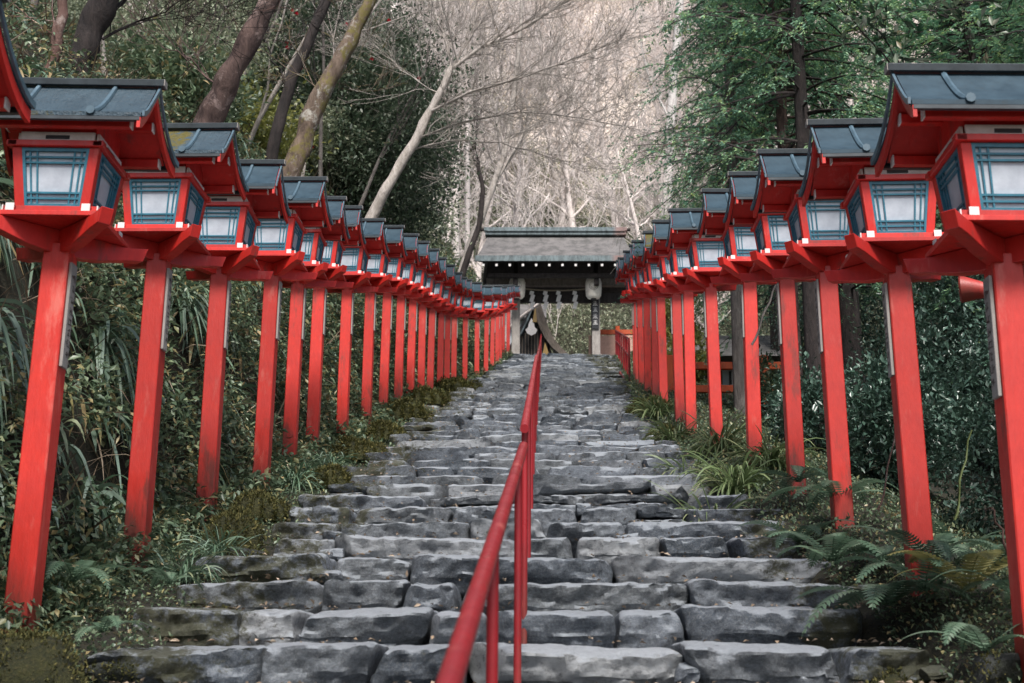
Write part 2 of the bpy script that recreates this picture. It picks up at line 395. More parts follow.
def stone(w, d, h, res, seed, facets=9, amp=.021, rough=1.0):
    r = random.Random(seed)
    key = (max(3, min(34, int(w / res))), max(3, int(d / (res * 2.2))), max(3, int(h / (res * .8))))
    if key not in _cg: _cg[key] = cube_grid(*key)
    V, F = _cg[key]
    hs = np.array([w / 2, d / 2, h / 2]); P = V * hs
    rad = min(h * .16, .035)
    q = np.clip(P, -(hs - rad), hs - rad); dd = P - q; ln = np.linalg.norm(dd, axis=1, keepdims=True); ln[ln < 1e-6] = 1
    P = q + dd / ln * np.minimum(ln, rad)
    # wedge shape: ends not square
    P[:, 0] += P[:, 2] * r.uniform(-.35, .35) + (P[:, 0] / (w / 2)) * P[:, 2] * r.uniform(-.25, .15)
    P[:, 2] += P[:, 0] * r.uniform(-.035, .035)
    P[:, 1] += (hs[2] - P[:, 2]) * r.uniform(.25, .5) * (P[:, 1] < 0)
    for _ in range(facets + 4):
        n = np.array([r.uniform(-1, 1), r.uniform(-1.5, -.2), r.uniform(-.95, .25)]); n /= np.linalg.norm(n)
        ext = abs(n[0]) * hs[0] + abs(n[1]) * hs[1] + abs(n[2]) * hs[2]
        c = ext * r.uniform(.66, .95)
        s = P @ n - c; m = s > 0
        P[m] -= np.outer(s[m] * r.uniform(.8, 1), n)
    P[:, 2] -= np.clip(-P[:, 1] / hs[1] - .25, 0, 1) * r.uniform(.025, .055) * (P[:, 2] > 0)
    ox = seed * 1.37
    for i in range(len(P)):
        p = P[i]
        a = noise.noise((p[0] * 4 + ox, p[1] * 4, p[2] * 6)); b = noise.noise((p[0] * 11 + ox, p[1] * 11, p[2] * 14 + 5)); c = abs(noise.noise((p[0] * 8 + ox, 3, p[2] * 12)))
        d = noise.noise((p[0] * 26 + ox, p[1] * 26, p[2] * 30))
        k = (a * 1.3 + b * 1.1 - c * 2.0 + d * .5) * amp * rough
        P[i] = p + np.array([.3 * k, -k * 1.35, k * .26])
    return P, F

stair = empty('stone_stairway', (0, 0, 0), 0, 'long flight of rough grey stone steps climbing between the lantern rows', 'stairway', kind='structure')
k = -9; y0 = 5.93 - .69 * 9; seed = 1
rs = random.Random(5)
while y0 < TOP:
    z1 = S * y0
    xl = interp(y0, XL) - (rs.uniform(.3, .6) if y0 < 8 else rs.uniform(.05, .40)); xr = interp(y0, XR) + rs.uniform(.0, .3)
    near = y0 < 11
    res = .026 if near and y0 > 4 else (.06 if y0 < 24 else .12)
    if y0 < 4: res = .12
    x = xl; VV = []; FF = []; RR = []; off = 0
    while x < xr - .1:
        w = rs.choice([rs.uniform(.3, .5), rs.uniform(.55, 1.0), rs.uniform(.75, 1.4)])
        if y0 > 16: w *= .72
        if x + w > xr - .25: w = xr - x
        zt = z1 + rs.uniform(-.020, .008) * (1 if y0 < 10 else .6); fy = y0 + rs.uniform(-.04, .04); dep = .80
        pieces = [(w, dep, .27, zt)]
        if rs.random() < .08 and y0 > 9:
            hh = rs.uniform(.07, .10); pieces = [(w, dep, hh, zt), (w * .98, dep, .19, zt - hh + .008)]
        for (pw, pd, ph, pz) in pieces:
            seed += 1
            P, Fc = stone(pw - rs.uniform(.008, .03), pd, ph, res, seed)
            P = P + np.array([x + w / 2, fy + pd / 2, pz - ph / 2])
            VV.append(P); FF.append(Fc + off); RR.append(np.full(len(P), rs.random())); off += len(P)
        if rs.random() < .25 and y0 > 3:      # small wedged stone in the joint
            seed += 1
            P, Fc = stone(rs.uniform(.10, .22), .3, rs.uniform(.06, .11), res, seed)
            P = P + np.array([x + w, fy + .13, z1 - .14])
            VV.append(P); FF.append(Fc + off); RR.append(np.full(len(P), rs.random() * .5)); off += len(P)
        x += w
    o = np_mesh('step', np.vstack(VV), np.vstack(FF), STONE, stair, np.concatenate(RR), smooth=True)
    o.data.set_sharp_from_angle(angle=R(38))
    y0 += .69 * rs.uniform(.93, 1.07)
# paved landing before and beneath the gate
VV = []; FF = []; RR = []; off = 0
for j in range(10):
    x = -3.2
    while x < 4.4:
        w = rs.uniform(.5, 1.0); seed += 1
        P, Fc = stone(w - .03, .95, .12, .2, seed, 3, .008); P = P + np.array([x + w / 2, TOP + .55 + j * .96, S * TOP - .035])
        VV.append(P); FF.append(Fc + off); RR.append(np.full(len(P), rs.random())); off += len(P); x += w
o = np_mesh('paved_landing', np.vstack(VV), np.vstack(FF), STONE, None, np.concatenate(RR), smooth=True); tag(o, kind='structure')

# ------------------------------------------------------------------ lantern on a post
def roof_prof(s):     # |y| -> height, swept like the real roofs
    s = abs(s) / .34
    return 2.785 - .29 * (1 - (1 - s) ** 1.45)
def make_lantern():
    t = empty('post_lantern')
    MB().box(-.066, .066, -.066, .066, -.8, 1.90).build('post', REDP, t, .006)
    for sg in (1, -1):     # diagonal boat-shaped arms
        prof_b = [(-.44, .045), (-.36, .018), (-.2, -.022), (-.09, -.035), (.09, -.035), (.2, -.022), (.36, .018), (.44, .045)]
        m = MB(); h = .034
        n = len(prof_b); vs = []
        for (r_, zb) in prof_b:
            zt = .085 if abs(r_) < .4 else .107
            zb2 = zb if abs(r_) < .4 else .03
            rt = r_ * (1.06 if abs(r_) > .4 else 1)
            for (rr, zz) in ((r_, zb2), (rt, zt)):
                for sd in (-h, h):
                    vs.append(((rr * .7071 - sd * .7071), sg * (rr * .7071) + sg * sd * .7071, 1.885 + zz + (.0015 if sg > 0 else 0)))
        fs = []
        for i in range(n - 1):
            a, b = i * 4, i * 4 + 4
            fs += [(a, b, b + 1, a + 1), (a + 2, a + 3, b + 3, b + 2), (a, a + 2, b + 2, b), (a + 1, b + 1, b + 3, a + 3)]
        fs += [(0, 1, 3, 2), (4 * n - 4, 4 * n - 2, 4 * n - 1, 4 * n - 3)]
        m.add(vs, fs); m.build('bracket_arm', RED, t, .003)
    MB().box(-.262, .262, -.262, .262, 1.974, 2.0).build('platform', RED, t, .003)
    # sill beams whose white ends stick out
    m = MB()
    for s_ in (-1, 1):
        m.box(-.232, .232, s_ * .187 - .019, s_ * .187 + .019, 2.001, 2.043)
        m.box(s_ * .187 - .0185, s_ * .187 + .0185, -.232, .232, 2.003, 2.041)
    sill = m.build('sill', RED, t, .002)
    for sx in (-1, 1):
        for sy in (-1, 1):
            MB().box(sx * .187 - .021, sx * .187 + .021, *sorted((sy * .232, sy * .238)), 2.003, 2.045).build('end_cap', WHITE, sill)
            MB().box(*sorted((sx * .232, sx * .238)), sy * .187 - .021, sy * .187 + .021, 2.003, 2.045).build('end_cap', WHITE, sill)
    # tapered corner posts and head beam
    m = MB(); b0, b1, w = .185, .218, .048
    for sx in (-1, 1):
        for sy in (-1, 1):
            q = []
            for (bb, z) in ((b0, 2.045), (b1, 2.352)):
                x0, x1 = sorted((sx * bb, sx * (bb - w))); y0_, y1 = sorted((sy * bb, sy * (bb - w)))
                q += [(x0, y0_, z), (x1, y0_, z), (x1, y1, z), (x0, y1, z)]
            m.hexa(q)
    for s_ in (-1, 1):
        m.box(-.243, .243, s_ * .212 - .024, s_ * .212 + .024, 2.353, 2.385)
        m.box(s_ * .212 - .0235, s_ * .212 + .0235, -.236, .236, 2.3545, 2.3835)
    m.build('frame', RED, t, .003)
    # pale vent boards with a slot, four sides
    for a in range(4):
        m = MB(); m2 = MB()
        c, s_ = round(math.cos(a * math.pi / 2)), round(math.sin(a * math.pi / 2))
        def rot(x, y, z): return (x * c - y * s_, x * s_ + y * c, z)
        def rb(mm, x0, x1, y0_, y1, z0, z1):
            mm.hexa([rot(*p) for p in [(x0, y0_, z0), (x1, y0_, z0), (x1, y1, z0), (x0, y1, z0), (x0, y0_, z1), (x1, y0_, z1), (x1, y1, z1), (x0, y1, z1)]])
        rb(m, -.185, .185, -.204, -.19, 2.386, 2.440); rb(m2, -.06, .06, -.2065, -.2045, 2.402, 2.422)
        vb = m.build('vent_board', WHITE, t); m2.build('vent_slot', BLACK, vb)
    # inner walls above, up to the roof
    prof = [(-.19, 2.441), (.19, 2.441)] + [(y, roof_prof(y) - .045) for y in (.19, .1, 0, -.1, -.19)]
    MB().prism(prof, 'x', -.186, .186).build('gable_wall', RED, t)
    # windows: pane plus lattice
    for a in range(4):
        c, s_ = round(math.cos(a * math.pi / 2)), round(math.sin(a * math.pi / 2))
        def P(u, v, d):     # u -1..1 across, v 0..1 up, d out of the face
            z = 2.046 + v * .304; half = (.137 + v * .033); y = -(.165 + v * .033) - d
            x = u * half
            return (x * c - y * s_, x * s_ + y * c, z)
        m = MB(); m.hexa([P(-1, 0, 0), P(1, 0, 0), P(1, 0, -.008), P(-1, 0, -.008), P(-1, 1, 0), P(1, 1, 0), P(1, 1, -.008), P(-1, 1, -.008)])
        w_ = m.build('window', PAPER, t)
        m = MB()
        def strip(u0, u1, v0, v1, d0, d1):
            m.hexa([P(u0, v0, d1), P(u1, v0, d1), P(u1, v0, d0), P(u0, v0, d0), P(u0, v1, d1), P(u1, v1, d1), P(u1, v1, d0), P(u0, v1, d0)])
        strip(-1, -.91, 0, 1, .001, .017); strip(.91, 1, 0, 1, .001, .017); strip(-.91, .91, 0, .055, .001, .016); strip(-.91, .91, .945, 1, .001, .016)
        for u in (-.77, -.56, .56, .77): strip(u - .027, u + .027, .055, .945, .002, .010)
        for v in (.15, .245, .755, .85): strip(-.91, .91, v - .016, v + .016, .0015, .012)
        m.build('lattice', TEAL, w_)
    # roof: two swept slopes as one shell
    N = 9; m = MB(); ys_ = [-.34 + .68 * i / (2 * N) for i in range(2 * N + 1)]
    vs = []
    for y in ys_:
        flare = .415 + .035 * (abs(y) / .34) ** 2
        z = roof_prof(y)
        for sx in (-1, 1): vs += [(sx * flare, y, z), (sx * flare, y, z - .022)]
    fs = []
    for i in range(len(ys_) - 1):
        a, b = i * 4, i * 4 + 4
        fs += [(a, a + 2, b + 2, b), (a + 1, b + 1, b + 3, a + 3), (a, b, b + 1, a + 1), (a + 2, a + 3, b + 3, b + 2)]
    e = (len(ys_) - 1) * 4; fs += [(0, 1, 3, 2), (e, e + 2, e + 3, e + 1)]
    m.add(vs, fs); roof = m.build('roof', ROOF, t)
    roof.data.polygons.foreach_set('use_smooth', np.ones(len(roof.data.polygons), dtype=bool)); roof.data.set_sharp_from_angle(angle=R(35))
    # underside boarding
    m = MB(); vs = []
    for y in ys_[1:-1]:
        z = roof_prof(y) - .024
        for sx in (-1, 1): vs += [(sx * .40, y * .97, z), (sx * .40, y * .97, z - .016)]
    fs = []; nn = len(ys_) - 2
    for i in range(nn - 1):
        a, b = i * 4, i * 4 + 4
        fs += [(a, a + 2, b + 2, b), (a + 1, b + 1, b + 3, a + 3), (a, b, b + 1, a + 1), (a + 2, a + 3, b + 3, b + 2)]
    m.add(vs, fs); m.build('soffit', RED, roof)
    MB().prism([(-.028, 2.788), (.028, 2.788), (.034, 2.822), (0, 2.838), (-.034, 2.822)], 'x', -.455, .455).build('ridge_beam', DARKTRIM, roof, .002)
    for sx in (-1, 1): MB().box(*sorted((sx * .4555, sx * .46)), -.027, .027, 2.79, 2.826).build('ridge_end', PLATE, roof)
    for sx in (-.2, .2):
        m = MB(); pts = [(sx, y, roof_prof(y) + .010) for y in ys_]
        m.tube(pts, .014, 6); m.tube([(sx, -.352, roof_prof(.34) + .006), (sx, -.336, roof_prof(.34) + .006)], .022, 8); m.tube([(sx, .336, roof_prof(.34) + .006), (sx, .352, roof_prof(.34) + .006)], .022, 8)
        m.build('roof_batten', TRIM, roof, smooth=True)
    m = MB()
    for s_ in (-1, 1): MB().box(-.445, .445, *sorted((s_ * .343, s_ * .318)), 2.452, 2.470).build('eave_edge', DARKTRIM, roof)
    for sx in (-1, 1):      # barge boards with a metal edge
        for nm, mt, x0, th, up in (('barge_board', RED, .401, .018, -.026), ('barge_trim', TRIM, .425, .012, .010)):
            m = MB(); top = []; bot = []
            for y in ys_:
                fl = .03 * (abs(y) / .34) ** 2
                hgt = .055 if nm == 'barge_board' else .03
                top.append((x0 + fl, y, roof_prof(y) + up)); bot.append((x0 + fl, y, roof_prof(y) + up - hgt))
            vs = []
            for a_, b_ in zip(top, bot):
                vs += [(sx * a_[0], a_[1], a_[2]), (sx * (a_[0] + th), a_[1], a_[2]), (sx * b_[0], b_[1], b_[2]), (sx * (b_[0] + th), b_[1], b_[2])]
            fs = []
            for i in range(len(ys_) - 1):
                a, b = i * 4, i * 4 + 4
                fs += [(a, a + 1, b + 1, b), (a + 2, b + 2, b + 3, a + 3), (a, b, b + 2, a + 2), (a + 1, a + 3, b + 3, b + 1)]
            e = (len(ys_) - 1) * 4; fs += [(0, 2, 3, 1), (e, e + 1, e + 3, e + 2)]
            m.add(vs, fs); m.build(nm, mt, t if nm == 'barge_board' else roof)
    for (y, z) in ((-.262, 2.462), (.262, 2.462), (-.10, 2.60), (.10, 2.60)):
        p = MB().box(-.38, .38, y - .02, y + .02, z - .022, z + .022).build('purlin', RED, t, .002)
        for sx in (-1, 1): MB().box(*sorted((sx * .3805, sx * .387)), y - .022, y + .022, z - .024, z + .024).build('purlin_end', WHITE, p)
    return t

def name_plate(t, side):
    pl = MB().box(*sorted((side * .068, side * .084)), -.048, .030, 1.26, 1.80).build('name_board', PLATE, t, .002)
    m = MB(); r = random.Random(3)
    z = 1.74
    while z > 1.32:       # brush-written characters down the board
        for _ in range(4):
            a = r.uniform(-.034, .0); b = a + r.uniform(.012, .03); zz = z - r.uniform(0, .035)
            m.box(*sorted((side * .0845, side * .0852)), a, min(b, .026), zz, zz + .004)
        for _ in range(2):
            a = r.uniform(-.03, .018); m.box(*sorted((side * .0853, side * .0858)), a, a + .004, z - .035, z)
        z -= .056
    m.build('lettering', BLACK, pl)

proto = make_lantern()
protoR = copy_tree(proto)
name_plate(proto, 1); name_plate(protoR, -1)
ORD = ['first', 'second', 'third', 'fourth', 'fifth', 'sixth', 'seventh', 'eighth', 'ninth', 'tenth', 'eleventh', 'twelfth', 'thirteenth', 'fourteenth', 'fifteenth', 'sixteenth', 'seventeenth', 'eighteenth', 'nineteenth', 'twentieth', 'twenty-first', 'twenty-second', 'twenty-third', 'twenty-fourth', 'twenty-fifth']
labL = {0: 'red lantern cut by the photo edge, only its blue roof corner and red gable showing',
        1: 'red post lantern with moss litter along its eave, biggest whole one beside the leafy bank',
        2: 'red post lantern with a yellow moss patch over half its roof, beside the leafy bank',
        len(LPOST) - 1: 'small red post lantern nearest the roofed gate, in the leafy bank row'}
labR = {0: 'largest red post lantern, its bright orange gable catching the sun, on the ferny side',
        1: 'red post lantern right beside the large sunlit one, ferns around its post foot',
        len(RPOST) - 1: 'farthest small red post lantern up the ferny side row'}
rl = random.Random(4)
for side, posts, pro, labs, grp, where in ((1, LPOST, proto, labL, 'red lanterns along the leafy bank', 'beside the leafy bank'), (-1, RPOST, protoR, labR, 'red lanterns along the ferny side', 'on the ferny side')):
    for i, (x, y) in enumerate(posts):
        o = pro if i == 0 else copy_tree(pro)
        base = plane(y) - (sagL(y) if side > 0 else 0) + rl.uniform(-.03, .03)
        if side > 0 and i == 0: base += .03
        if side < 0: base -= (.11, .09, .04)[i] if i < 3 else 0
        o.location = (x, y, base)
        if y > 25:
            for ch in o.children:
                if ch.name.split('.')[0] not in ('window', 'roof'):
                    for g2 in list(ch.children): bpy.data.objects.remove(g2)
        o.rotation_euler = (R(rl.uniform(-.5, .5)), R(rl.uniform(-.5, .5)), R(rl.uniform(-2.0, 2.0)))
        n = i if side > 0 else i + 1
        tag(o, labs.get(i, f'{ORD[i]} red post lantern up the stairs from the photo foot, {where}'), 'lantern', grp)
        if (side > 0 and i in (1, 2, 6, 13)) or (side < 0 and i == 7):
            for ch in o.children:
                if ch.name.startswith('roof'):
                    ch.data = ch.data.copy(); ch.data.materials[0] = ROOFE if i == 1 else ROOFM; ch['label'] = 'moss-patched sheet metal roof'

# ------------------------------------------------------------------ handrails
def handrail(pts, posts, r, label, x=None):
    t = empty('handrail', (pts[0][0], pts[0][1], plane(pts[0][1])), 0, label, 'handrail')
    L = t.location
    MB().tube([Vector(p) - L for p in pts], r, 16).build('rail', PIPE, t, smooth=True)
    m = MB()
    for (px, py, ztop) in posts:
        MB().tube([Vector((px, py, plane(py) - .55)) - L, Vector((px, py, ztop)) - L], r * .72, 10).build('rail_post', PIPE, t, smooth=True)
    return t
def seg(y0, y1, h, step, off=.0):
    RX = lambda y: interp(y, [(0, -.20), (2.3, -.172), (4.4, -.13), (6.2, -.105), (12, -.12), (50, -.15)])
    R0, R1 = RX(y0), RX(y1); RX = lambda y: R0 + (R1 - R0) * (y - y0) / (y1 - y0)
    pts = [(RX(y), y, plane(y) + h) for y in (y0, y1)]
    ps = []; y = y0 + off
    while y < y1 - .1: ps.append((RX(y), y, plane(y) + h)); y += step
    return pts, ps
p, q = seg(1.0, 6.35, .835, 1.95, .75); handrail(p, q, .0235, 'thick red pipe handrail segment closest to the foot of the stairs')
p, q = seg(6.6, 18.4, .90, 1.9, .12); handrail(p, q, .0235, 'middle red pipe handrail segment with an open round end, up the stair centre')
p, q = seg(18.9, 50.6, .80, 2.1, .1); handrail(p, q, .0235, 'upper red pipe handrail segment reaching the gate landing')
# side railing near the top on the ferny side
pts = [(interp(y, XR) + .12, y, plane(y) + .95) for y in np.linspace(30, 50, 8)]
t = empty('side_railing', (pts[0][0], 30, plane(30)), 0, 'thin red metal railing with uprights edging the upper stairs beside a yellow bush', 'railing')
L = t.location
for h in (0, -.42): MB().tube([Vector(p) + Vector((0, 0, h)) - L for p in pts], .022, 8).build('rail', PIPE, t)
for y in np.arange(30, 50.1, 2.4):
    x = interp(y, XR) + .12
    MB().tube([Vector((x, y, plane(y) - .3)) - L, Vector((x, y, plane(y) + .97)) - L], .025, 8).build('rail_post', PIPE, t)
t = empty('side_railing', at(640, 372, 30), 0, 'short red metal railing standing just below the yellow bush', 'railing')
L = t.location
a, b = at(620, 372, 33) - L, at(640, 405, 27) - L
for h in (0, -.35): MB().tube([a + Vector((0, 0, h)), b + Vector((0, 0, h))], .022, 8).build('rail', PIPE, t)
for k in range(6):
    c = a.lerp(b, k / 5); MB().tube([c + Vector((0, 0, -1.1)), c], .02, 8).build('rail_post', PIPE, t)

# ------------------------------------------------------------------ gate
WOOD = m_bark('weathered_pale_wood', (.28, .255, .235), (.42, .39, .36), None, (.62, .7), (.2, .18, .17))
WOODD = m_bark('dark_gate_timber', (.018, .015, .015), (.045, .037, .034), None, (.7, .8), (.08, .07, .06))
WOODM = m_bark('brown_gate_beam', (.10, .085, .07), (.19, .16, .135), None, (.7, .8), (.08, .07, .06))
def m_thatch():
    t = NT('bark_shingle_roof'); v = t.coord('Object', (1, 1, 14)); a = t.noise(v, 3, 8, .7); b = t.noise(t.coord('Object'), 2.2, 8, .7)
    col = t.mix(a, (.11, .105, .105), (.24, .225, .22)); col = t.mix(t.ramp(b, [(.42, 0), (.6, .8)]), col, (.07, .07, .068))
    return t.fin(col, .85, t.bump(a, .5, .03))
THATCH = m_thatch()
def m_copper():
    t = NT('copper_edge'); v = t.coord('Object', (1, .3, .3)); a = t.noise(v, 7, 5, .8); b = t.noise(t.coord('Object', (1, .1, .1)), .5, 1, .5)
    col = t.mix(t.ramp(a, [(.35, 0), (.6, 1)]), (.05, .07, .075), (.17, .22, .235)); col = t.mix(t.ramp(b, [(.60, 0), (.64, .7)]), col, (.30, .17, .15))
    return t.fin(col, .6)
COPPER = m_copper()
GY = 52.0; GX = .45; GZ = S * TOP
gate = empty('roofed_gate', (GX, GY, GZ), 0, 'roofed wooden gate with grey bark roof and dark beams at the top of stairs', 'gate')
PX = 1.66
for sx in (-1, 1):
    MB().box(sx * PX - .17, sx * PX + .17, -.17, .17, 0, 3.05).build('pillar', WOOD, gate, .02)
    MB().box(sx * PX - .12, sx * PX + .12, 1.9, 2.14, 0, 3.05).build('rear_pillar', WOODD, gate, .02)
    MB().box(sx * PX - .10, sx * PX + .10, -1.2, 3.0, 3.07, 3.33).build('cross_beam', WOODD, gate, .02)
    MB().prism([(-.9, 3.34), (.9, 3.34), (.35, 4.4), (-.35, 4.4)], 'x', sx * PX - .08, sx * PX + .08).build('bracket', WOODD, gate)
MB().box(-2.9, 2.9, -.14, .14, 3.345, 3.68).build('lintel', WOODM, gate, .02)
m = MB().box(-2.7, 2.7, -.06, .06, 2.62, 3.04)
tp = m.build('transom_panel', WOODD, gate, .01)
m = MB()
for k in range(11): m.box(-2.55 + k * .51 - .03, -2.55 + k * .51 + .03, -.085, -.063, 2.63, 3.03)
m.build('transom_strut', WOODD, tp)
MB().box(-2.8, 2.8, -1.3, -1.12, 3.34, 3.52).build('front_purlin', WOODD, gate, .02)
# roof, ridge along x
def gprof(s, dz=0): # s: 0 ridge .. 1 eave
    return 5.78 - 1.68 * (1 - (1 - s) ** 1.25) + dz
def gate_slab(x_r, x_e, th0, th1, name, mat, parent, dz=0, ylen=2.35):
    m = MB(); vs = []; Ng = 8
    seq = [-1 + i / Ng for i in range(2 * Ng + 1)]
    for s in seq:
        a = abs(s); w = x_r + (x_e - x_r) * a; th = th0 + (th1 - th0) * a
        for sx in (-1, 1): vs += [(sx * w, .6 + s * ylen, gprof(a, dz)), (sx * w, .6 + s * ylen, gprof(a, dz) - th)]
    fs = []
    for i in range(len(seq) - 1):
        a, b = i * 4, i * 4 + 4
        fs += [(a, a + 2, b + 2, b), (a + 1, b + 1, b + 3, a + 3), (a, b, b + 1, a + 1), (a + 2, a + 3, b + 3, b + 2)]
    e = (len(seq) - 1) * 4; fs += [(0, 1, 3, 2), (e, e + 2, e + 3, e + 1)]
    m.add(vs, fs); return m.build(name, mat, parent)
groof = gate_slab(2.9, 3.28, .16, .10, 'roof', THATCH, gate)
gate_slab(2.8, 3.15, .03, .03, 'soffit', WOODD, groof, -.23)
for ya, yb in ((-1.80, -1.72), (2.92, 3.0)): MB().box(-3.30, 3.30, ya, yb, gprof(1) - .22, gprof(1) + .012).build('eave_band', COPPER, groof)
m = MB(); m.box(-3.0, 3.0, .36, .84, 5.76, 5.89); m.box(-2.95, 2.95, .30, .90, 5.895, 5.96); m.box(-3.05, 3.05, .42, .78, 5.965, 6.12); m.build('ridge_cap', COPPER, groof, .01)
for sx in (-1, 1): MB().box(*sorted((sx * 3.055, sx * 3.2)), .5, .7, 6.02, 6.10).build('ridge_end', WOODD, groof)
for k in range(12):
    x = -2.95 + k * .535
    rf = MB().bar((x, -1.74, gprof(1) - .38), (x, .5, gprof(0) - .42), .09, .11).build('rafter', WOODD, gate)
    MB().box(x - .045, x + .045, -1.80, -1.755, gprof(1) - .44, gprof(1) - .35).build('rafter_tip', WHITE, rf)
# straw rope with paper streamers
ROPE = m_simple('straw_rope', (.25, .21, .15), .9, .3, 30)
rope = empty('straw_rope', (GX, GY - .28, GZ + 3.2), 0, 'straw rope strung under the gate lintel with four white zigzag papers', 'rope')
MB().tube([(x, 0, -.12 * (1 - (x / 1.6) ** 2)) for x in np.linspace(-1.55, 1.55, 14)], .028, 8).build('cord', ROPE, rope)
for x in (-.98, -.42, .12, .80):
    m = MB()
    for j in range(5):
        s_ = 1 if j % 2 else -1; z = -.14 - j * .15
        m.hexa([(x + s_ * .02 - .10, -.02, z - .15), (x + s_ * .02 + .06, -.02, z - .19), (x + s_ * .02 + .06, -.012, z - .19), (x + s_ * .02 - .10, -.012, z - .15),
                (x + s_ * .02 - .06, -.02, z + .01), (x + s_ * .02 + .10, -.02, z - .03), (x + s_ * .02 + .10, -.012, z - .03), (x + s_ * .02 - .06, -.012, z + .01)])
    m.build('paper_streamer', m_w if False else WHITE, rope)
# two paper lanterns
for px_, lab in ((-1.60, 'big paper lantern half hidden behind the last red lanterns, hung on the gate'), (1.55, 'big paper lantern with a round crest, hung above the black name sign')):
    t = empty('paper_lantern', (GX + px_, GY - .62, GZ + 2.62), 0, lab, 'paper lantern', 'paper lanterns hung on the gate')
    prof = [(.10, 0), (.24, .03), (.31, .12), (.33, .3), (.34, .5), (.335, .7), (.29, .84), (.2, .88), (.10, .885)]
    k = 20; m = MB()
    vs = [(r_ * math.cos(2 * math.pi * j / k), r_ * math.sin(2 * math.pi * j / k), z) for r_, z in prof for j in range(k)]
    fs = [(i * k + j, i * k + (j + 1) % k, (i + 1) * k + (j + 1) % k, (i + 1) * k + j) for i in range(len(prof) - 1) for j in range(k)]
    m.add(vs, fs + [tuple(range(k))[::-1], tuple(range((len(prof) - 1) * k, len(prof) * k))]); m.build('shade', LPAPER, t, smooth=True)
    m = MB()    # ring crest on the camera side of the shade
    for r0, r1 in ((.17, .185), (.115, .125)):
        for j in range(24):
            a0, a1 = 2 * math.pi * j / 24, 2 * math.pi * (j + 1) / 24
            def q(r_, a): 
                x = r_ * math.cos(a); return (x, -math.sqrt(max(0, .3425 ** 2 - x * x)) - .004, .48 + r_ * math.sin(a))
            m.add([q(r0, a0), q(r1, a0), q(r1, a1), q(r0, a1)], [(0, 1, 2, 3)])
    m.build('crest', m_simple('faded_crest_ink', (.25, .2, .15), .8), t)
    MB().tube([(0, 0, .88), (0, 0, .93)], .13, 16).build('top_ring', BLACK, t); MB().tube([(0, 0, -.03), (0, 0, .0)], .12, 16).build('bottom_ring', BLACK, t)
    MB().tube([(0, 0, .93), (0, .0, 1.2)], .012, 6).build('hanger', BLACK, t)
sg = empty('name_sign', (GX + PX - .03, GY - .20, GZ + 1.45), 0, 'narrow black sign with white characters on the gate pillar under the paper lantern', 'sign')
MB().box(-.15, .15, -.04, 0, 0, 1.25).build('board', BLACK, sg, .005)
m = MB(); r = random.Random(9)
for q in range(4):
    zc = 1.08 - q * .27
    for j in range(4): m.box(-.08 + r.uniform(-.01, .02), .08, -.046, -.042, zc - .09 + j * .055, zc - .075 + j * .055)
    m.box(-.012, .012, -.050, -.0465, zc - .1, zc + .1); 
    m.bar((-.02, -.052, zc), (-.09, -.052, zc - .1), .006, .02); m.bar((.02, -.052, zc), (.09, -.052, zc - .1), .006, .02)
m.build('lettering', WHITE, sg)

# hall with a swept gable beyond the gate
hall = empty('shrine_hall', (0, 0, 0), 0, 'dark shrine hall with a swept curved gable seen through the gate opening', 'shrine building')
HY = 60.0
hp = [(534.5, 298), (539, 312), (544, 327), (550, 339), (557, 348), (566, 356)]
def sweep(pts, w, d0, d1, name, mat):
    m = MB()
    for i in range(len(pts) - 1):
        (xa, ya), (xb, yb) = pts[i], pts[i + 1]
        A, B = at(xa, ya, HY), at(xb, yb, HY); C_, D_ = at(xb + w, yb, HY), at(xa + w, ya, HY)
        vs = []
        for d in (d0, d1):
            for p in (A, B, C_, D_): vs.append((p.x, HY + d, p.z))
        m.add(vs, [(0, 1, 2, 3), (7, 6, 5, 4), (0, 4, 5, 1), (1, 5, 6, 2), (2, 6, 7, 3), (3, 7, 4, 0)])
    return m.build(name, mat, hall)
sweep(hp, 4.2, -.1, 1.6, 'roof_slope', WOODM)
sweep([(x - 5, y) for x, y in hp], 4.8, -.18, -.02, 'barge_board', WOODM)
sweep([(534, 298), (530, 312), (526, 322), (520, 334), (512, 342)], 1.6, -.1, 1.4, 'roof_slope', COPPER)
a = at(534, 300, HY); b = at(509, 345, HY); c = at(562, 356, HY)
m = MB(); m.add([(a.x, HY + .3, a.z), (b.x, HY + .3, b.z), (b.x, HY + .3, c.z - 1.5), (c.x, HY + .3, c.z - 1.5), (at(548, 338, HY).x, HY + .3, at(548, 338, HY).z)], [(0, 1, 2, 3, 4)])
gw = m.build('gable_wall', BLACK, hall)
m = MB()
for k in range(13):
    x = at(516 + k * 3.1, 340, HY).x; zt = at(0, 322 + abs(k - 6) * 3.2, HY).z
    m.box(x - .025, x + .025, HY + .2, HY + .27, c.z - 1.4, zt)
m.build('lattice', WOODM, gw)
g0 = at(531.5, 331, HY)
m = MB(); pr = [(0, .55), (.12, .3), (.16, .1), (.28, -.02), (.2, -.2), (0, -.3), (-.2, -.2), (-.28, -.02), (-.16, .1), (-.12, .3)]
m.prism([(g0.x + u, g0.z + v) for u, v in pr], 'y', HY - .32, HY - .25); m.build('gable_pendant', WHITE, hall)
GOLD = m_simple('gold_fitting', (.30, .20, .07), .4, .2, 20)
g1 = at(535, 314, HY); MB().prism([(g1.x - .12, g1.z - .5), (g1.x + .1, g1.z - .5), (g1.x + .02, g1.z + .35)], 'y', HY - .36, HY - .33).build('gold_fitting', GOLD, hall)
g1 = at(545, 350, HY); MB().prism([(g1.x - .12, g1.z - .3), (g1.x + .2, g1.z - .3), (g1.x, g1.z + .3)], 'y', HY - .36, HY - .33).build('gold_fitting', GOLD, hall)
